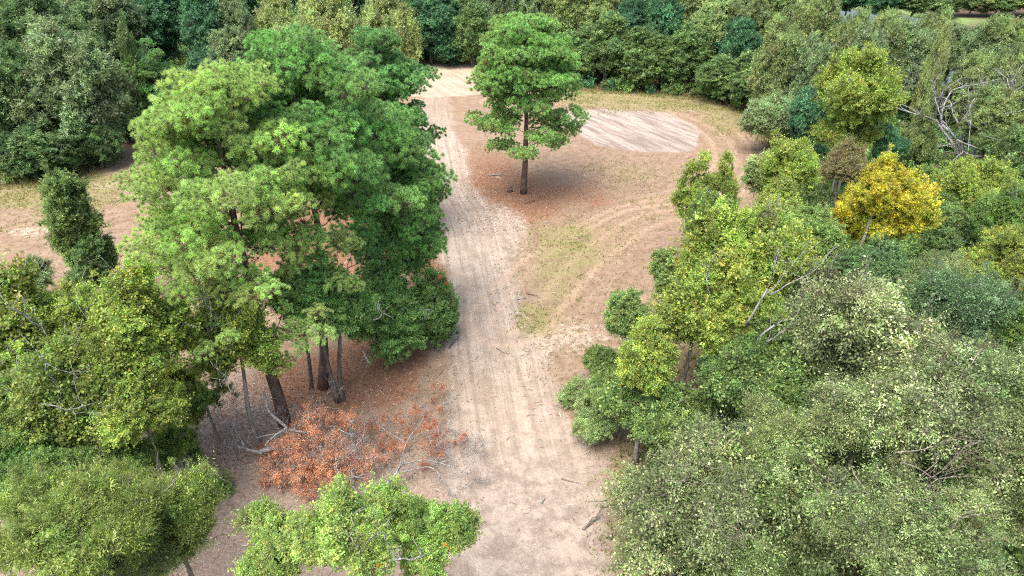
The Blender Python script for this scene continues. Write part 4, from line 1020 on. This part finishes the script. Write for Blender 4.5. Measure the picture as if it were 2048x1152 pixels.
part_wood(e, 'limb', [([(524, 906, .9), (498, 900, 1.0), (468, 889, 1.1)], .09, .04), ([(489, 893, 1.0), (480, 875, 1.3), (468, 855, 1.7), (471, 839, 2.0), (477, 825, 2.2), (498, 814, 2.4), (513, 819, 2.5)], .05, .018)], twig=6, seed=5)
part_wood(e, 'limb', [([(468, 889, 1.1), (455, 895, 1.0), (448, 880, 1.1)], .035, .015), ([(468, 856, 1.6), (452, 850, 1.7), (440, 856, 1.6)], .03, .012)], twig=6, seed=6)
part_wood(e, 'limb', [([(578, 859, 1.6), (610, 865, 1.5), (638, 866, 1.4)], .07, .05)], twig=2, seed=7)
part_wood(e, 'log', [([(556, 925, .7), (569, 937, .6), (584, 934, .6)], .11, .13)], 'oak', seed=8)
part_wood(e, 'limb', [([(675, 857, 1.6), (693, 866, 1.5), (708, 867, 1.4), (723, 863, 1.4)], .035, .02), ([(727, 875, 1.4), (712, 892, 1.2), (708, 916, .9), (703, 938, .7)], .02, .03), ([(640, 915, 1.2), (665, 938, 1.2), (640, 955, 1.0)], .02, .012)], twig=2, seed=9)
pts = []
for (a, b, z, s, m) in [(600, 860, 1.3, .42, 5), (560, 905, .9, .45, 5), (610, 905, 1.1, .5, 9), (660, 900, 1.1, .5, 8), (590, 945, .7, .45, 7), (650, 945, .8, .5, 8), (705, 930, .8, .45, 7), (545, 950, .5, .4, 4), (680, 835, 1.6, .4, 5), (625, 815, 1.8, .38, 4), (640, 860, 1.4, .42, 6), (700, 965, .5, .4, 5), (600, 975, .4, .38, 4), (525, 925, .5, .32, 3)]:
    for q in range(m): pts.append((a + rgd.normal(0, 20), b + rgd.normal(0, 13), max(.2, z * 1.35 + rgd.normal(0, .4)), s * rgd.uniform(.7, 1.2)))
boughs_at(e, 'rust', pts, 5, 1, (1.2, 1.25, 1.3), nm='dead_foliage')
# right half
tw = []
for q in range(18):
    a_, b_ = rgd.uniform(530, 740), rgd.uniform(815, 965)
    tw.append(([(a_, b_, .4), (a_ + rgd.normal(0, 14), b_ - rgd.uniform(0, 14), 1.4), (a_ + rgd.normal(0, 30), b_ - rgd.uniform(-6, 22), 2.0)], .022, .008))
part_wood(e, 'twigs', tw, twig=3, seed=19)['kind'] = 'stuff'
e = bpy.data.objects.new('fallen_branch', None); c0 = at(830, 900); e.location = (c0[0], c0[1], 0); link(e)
tag(e, 'thin fallen branch with sparse orange-brown leaves reaching onto the dirt track', 'fallen branch')
part_wood(e, 'limb', [([(725, 983, .25), (755, 981, .35), (776, 966, .6), (790, 949, .8), (802, 929, .9)], .14, .05)], twig=6, seed=12)
part_wood(e, 'limb', [([(817, 935, .6), (829, 919, .8), (849, 904, .9), (876, 905, .9)], .025, .012), ([(790, 949, .8), (849, 934, .7), (870, 940, .6), (882, 954, .5), (899, 979, .3)], .035, .012)], twig=8, seed=13)
part_wood(e, 'limb', [([(802, 929, .9), (850, 920, .9), (896, 931, .6), (935, 948, .3), (957, 965, .15)], .04, .01), ([(880, 925, .7), (925, 915, .7), (965, 905, .5)], .022, .008)], twig=9, seed=14)
part_wood(e, 'limb', [([(800, 929, .9), (815, 880, 1.1), (845, 840, 1.1), (858, 790, 1.0)], .035, .012), ([(815, 880, 1.1), (860, 860, 1.0), (905, 862, .8)], .02, .008), ([(812, 885, 1.0), (770, 860, 1.1), (750, 840, 1.1)], .022, .009)], twig=7, seed=15)
pts = []
for (a, b, z, s, m) in [(750, 860, .9, .3, 6), (790, 850, .9, .3, 7), (800, 895, .7, .28, 6), (850, 820, .8, .26, 8), (858, 785, .7, .24, 4), (860, 860, .8, .28, 7), (880, 895, .7, .3, 7), (925, 870, .5, .24, 5), (770, 900, .7, .26, 5), (855, 915, .5, .28, 5), (740, 900, .7, .28, 5)]:
    for q in range(m): pts.append((a + rgd.normal(0, 16), b + rgd.normal(0, 12), max(.12, z + rgd.normal(0, .25)), s * rgd.uniform(.6, 1.15)))
KINDS['rust_thin'] = dict(KINDS['rust'], k=.6, cols=[((0.58, 0.24, 0.14), 4), ((0.44, 0.18, 0.10), 3), ((0.62, 0.34, 0.23), 1.5)])
boughs_at(e, 'rust_thin', pts, 6, 1, nm='dead_foliage')
# small coloured tufts on living trees
boughs_at(g8, 'gold', [(890, 1090, 8.0, .07), (897, 1098, 8.0, .05), (755, 1130, 8.3, .06)], 31, 0, (1.0, .55, .8), nm='orange_leaves')
boughs_at(o1, 'rust', [(880, 555, 5.0, .2), (893, 566, 4.8, .16)], 32, 1, (1.0, .55, .6), nm='red_leaves')

# sticks and pale wood lying in the clearing, one by one
for i, (a, b, ang, L, r, col, lab) in enumerate([
    (870, 632, -.3, 1.1, .05, 'pine', 'forked brown stick lying in the middle of the dirt track'), (990, 350, .1, 1.6, .06, 'dead', 'white weathered branch beside the lone pine'), (1010, 341, .9, .8, .04, 'dead', 'short pale branch end next to the white one by the lone pine'),
    (1085, 1000, 1.2, .35, .06, 'dead', 'pale wood chip on the near part of the track'), (1180, 1050, .7, .9, .06, 'oak', 'dark rotten stick at the right side of the near track'), (1040, 598, .4, .8, .04, 'dead', 'whitish stick in the debris by the green strip'),
    (1062, 590, -.5, .7, .04, 'pine', 'reddish broken stick in the debris by the green strip'), (905, 690, 1.0, .9, .03, 'pine', 'thin brown twig on the track below the forked stick'), (1060, 405, .6, 1.2, .04, 'pine', 'brown fallen branch at the foot of the lone pine'),
    (1000, 700, -.8, .7, .03, 'oak', 'short dark twig near the right wheel rut'), (1150, 965, -.3, 1.3, .035, 'oak', 'long dark twig under the edge of the leaning elm'), (1235, 1010, .3, 1.5, .03, 'oak', 'long thin dark branch on the ground by the leaning elm')]):
    rg = np.random.default_rng(500 + i); w = Wood()
    fork(rg, w, np.array([-L / 2, 0, r]), unit(np.array([1, 0, .02])), L, r, 1 if L > .5 else 0, .35, .06, 6, 0)
    p = at(a, b); o = link(bpy.data.objects.new('stick', w.mesh('stick', M_BARK[col])))
    o.location = (p[0], p[1], float(ground_z(np.array([p[0]]), np.array([p[1]]))[0])); o.rotation_euler = (0, 0, ang); tag(o, lab, 'stick')
o = link(bpy.data.objects.new('stump', (lambda w: (w.tube([(0, 0, -.1), (0, 0, .12), (0, 0, .3)], [.3, .24, .22], 12), w.mesh('stump', M_BARK['pine']))[1])(Wood())))
p = at(1020, 382); o.location = (p[0], p[1], 0); tag(o, 'small low stump close to the base of the lone pine', 'stump')

# ------------------------------------------------------------------ undergrowth, grass, litter: countless
def scatter_points(n, x0, x1, y0, y1, seed):
    rg = np.random.default_rng(seed); return rg.uniform(x0, x1, n), rg.uniform(y0, y1, n), rg
for kind, n, seed, nm, tint in (('green', 2600, 1, 'undergrowth', (1.2, 1.3, 1.1)), ('teal', 1500, 2, 'undergrowth', (1, 1, 1)), ('olive', 700, 3, 'undergrowth', (.9, .9, .8))):
    x, y, rg = scatter_points(n * 2, -75, 90, 12, 150, seed)
    cd = in_poly_dist(CLEAR, x, y); rv = polyline(RIVER, x, y)[0]
    keep = (cd < -0.8 - rg.random(len(x)) * 1.5) & (rv > RIVER_W + 2) & (rg.random(len(x)) < np.clip(1.15 - np.abs(cd) / 60, .2, 1))
    x, y = x[keep][:n], y[keep][:n]; m = len(x)
    z = ground_z(x, y) + rg.uniform(.1, .9, m); s = rg.uniform(.5, 1.25, m)
    me = point_mesh(nm, np.stack([x, y, z], 1), np.stack([rg.normal(0, .2, m), rg.normal(0, .2, m), rg.uniform(0, 6.28, m)], 1), s, rg.integers(0, 4, m), np.array(tint)[None] * np.exp(rg.normal(0, .2, (m, 1))) * np.ones((m, 3)))
    o = link(bpy.data.objects.new(nm, me)); tag(o, {'green': 'leafy green undergrowth on the woodland floor', 'teal': 'dark evergreen undergrowth on the woodland floor', 'olive': 'dull olive brush on the woodland floor'}[kind], kind='stuff')
    o.modifiers.new('boughs', 'NODES').node_group = bough_group(kind, 2)

x, y, rg = scatter_points(2200, 7, 42, 13, 62, 41); cd = in_poly_dist(CLEAR, x, y); k_ = cd < -1.0; x, y = x[k_], y[k_]; m = len(x)
z = ground_z(x, y) + rg.uniform(.2, 2.6, m) * smooth(-in_poly_dist(CLEAR, x, y), 0, 5)
me = point_mesh('thicket', np.stack([x, y, z], 1), np.stack([rg.normal(0, .3, m), rg.normal(0, .3, m), rg.uniform(0, 6.28, m)], 1), rg.uniform(.6, 1.3, m), rg.integers(0, 4, m), np.array((1.25, 1.2, 1.1))[None] * np.exp(rg.normal(0, .2, (m, 1))) * np.ones((m, 3)))
o = link(bpy.data.objects.new('thicket', me)); tag(o, 'tangled green thicket filling the ground between the elms', kind='stuff'); o.modifiers.new('boughs', 'NODES').node_group = bough_group('green', 1)

def blades(nm, label, x, y, rg, h, wd, cols, lay=0.0, mat=M_GRASS, per=5):
    n = len(x) * per
    X = np.repeat(x, per) + rg.normal(0, .06, n); Y = np.repeat(y, per) + rg.normal(0, .06, n)
    Z = ground_z(X, Y)
    a = rg.uniform(0, 2 * PI, n); lean = rg.uniform(.2, .9, n) if lay == 0 else np.full(n, 20.0)
    D = np.stack([np.cos(a) * lean, np.sin(a) * lean, np.ones(n)], 1)
    Nn = rg.normal(size=(n, 3)) if lay == 0 else np.tile([[0, 0, 1.0]], (n, 1)) + rg.normal(0, .15, (n, 3))
    C = pick_cols(rg, cols, n) * np.exp(rg.normal(0, .2, (n, 1)))
    V, F, k = leaf_geo(np.stack([X, Y, Z + lay], 1), D, Nn, h * rg.uniform(.5, 1.4, n), np.full(n, wd) * rg.uniform(.7, 1.4, n), lay > 0, 0.05)
    me = mesh_from(nm, V, [F], mat, colors=np.repeat(np.clip(C, .01, .85), k, 0)); TRIS[0] += len(F)
    return tag(link(bpy.data.objects.new(nm, me)), label, kind='stuff')
# grass: denser where the ground's green attribute is high
gi_x, gi_y, rg = scatter_points(150000, -48, 30, 14, 105, 21)
grid_g = A['green'].reshape(ny, nx)
def sample(arr, x, y):
    ix = np.clip(np.searchsorted(xs, x), 0, nx - 1); iy = np.clip(np.searchsorted(ys, y), 0, ny - 1); return arr.reshape(ny, nx)[iy, ix]
gv = sample(A['green'], gi_x, gi_y) * (0.35 + 1.3 * smooth(fbm(gi_x, gi_y, 1.6, 3, 4.4), .42, .62))
k_ = (rg.random(len(gi_x)) < gv * .55) & (sample(A['woods'], gi_x, gi_y) < .6)
blades('grass', 'thin patchy green and straw grass in the clearing', gi_x[k_][:26000], gi_y[k_][:26000], rg, .20, .035, [((.16, .22, .05), 3), ((.26, .27, .09), 3), ((.38, .32, .16), 1.6)])
# brush fringe at the foot of the woods
x, y, rg = scatter_points(60000, -60, 45, 14, 125, 23); cd = in_poly_dist(CLEAR, x, y)
k_ = (cd < .8) & (cd > -2.0); blades('tall_grass', 'tall straw and green grass along the foot of the woods', x[k_][:7000], y[k_][:7000], rg, .55, .05, [((.15, .20, .05), 3), ((.30, .26, .11), 2), ((.22, .15, .08), 1)])
# litter: leaves, bark and wood chips lying on the soil
x, y, rg = scatter_points(240000, -42, 24, 13, 90, 25)
dn = np.clip(1.3 - y / 70, .15, 1) * (0.25 + 1.2 * smooth(fbm(x, y, 2.2, 3, 7.1), .45, .66)); dn = dn * (1 - .8 * sample(A['road'], x, y)) * (1 - .8 * sample(A['pad'], x, y)) * (1 - .9 * sample(A['sand'], x, y)); k_ = (rg.random(len(x)) < dn * .40) & (in_poly_dist(CLEAR, x, y) > -3)
rgh = k_ & (rg.random(len(x)) < .5)
blades('soil_litter', 'scattered leaves, bark and wood chips on the bare soil', x[rgh][:20000], y[rgh][:20000], rg, .10, .05, [((.24, .15, .10), 4), ((.15, .095, .065), 4), ((.50, .42, .33), 1.6), ((.40, .20, .10), 2)], lay=.02, mat=M_LITTER, per=1)
k_ = (rg.random(len(x)) < dn * .12) & (in_poly_dist(CLEAR, x, y) > -3)
blades('twig_litter', 'small dark twigs strewn over the clearing', x[k_][:12000], y[k_][:12000], rg, .38, .028, [((.13, .08, .055), 4), ((.22, .14, .10), 3), ((.50, .42, .35), 1)], lay=.03, mat=M_LITTER, per=1)
# red needle and leaf mulch
x, y, rg = scatter_points(160000, -30, 22, 14, 75, 27)
k_ = rg.random(len(x)) < sample(A['red'], x, y) * .5
blades('needle_litter', 'reddish-brown pine needles and oak leaves under the trees', x[k_][:26000], y[k_][:26000], rg, .13, .05, [((.26, .12, .065), 4), ((.17, .085, .05), 3), ((.36, .22, .13), 2)], lay=.02, mat=M_LITTER, per=1)
print('TRIS total', TRIS[0])
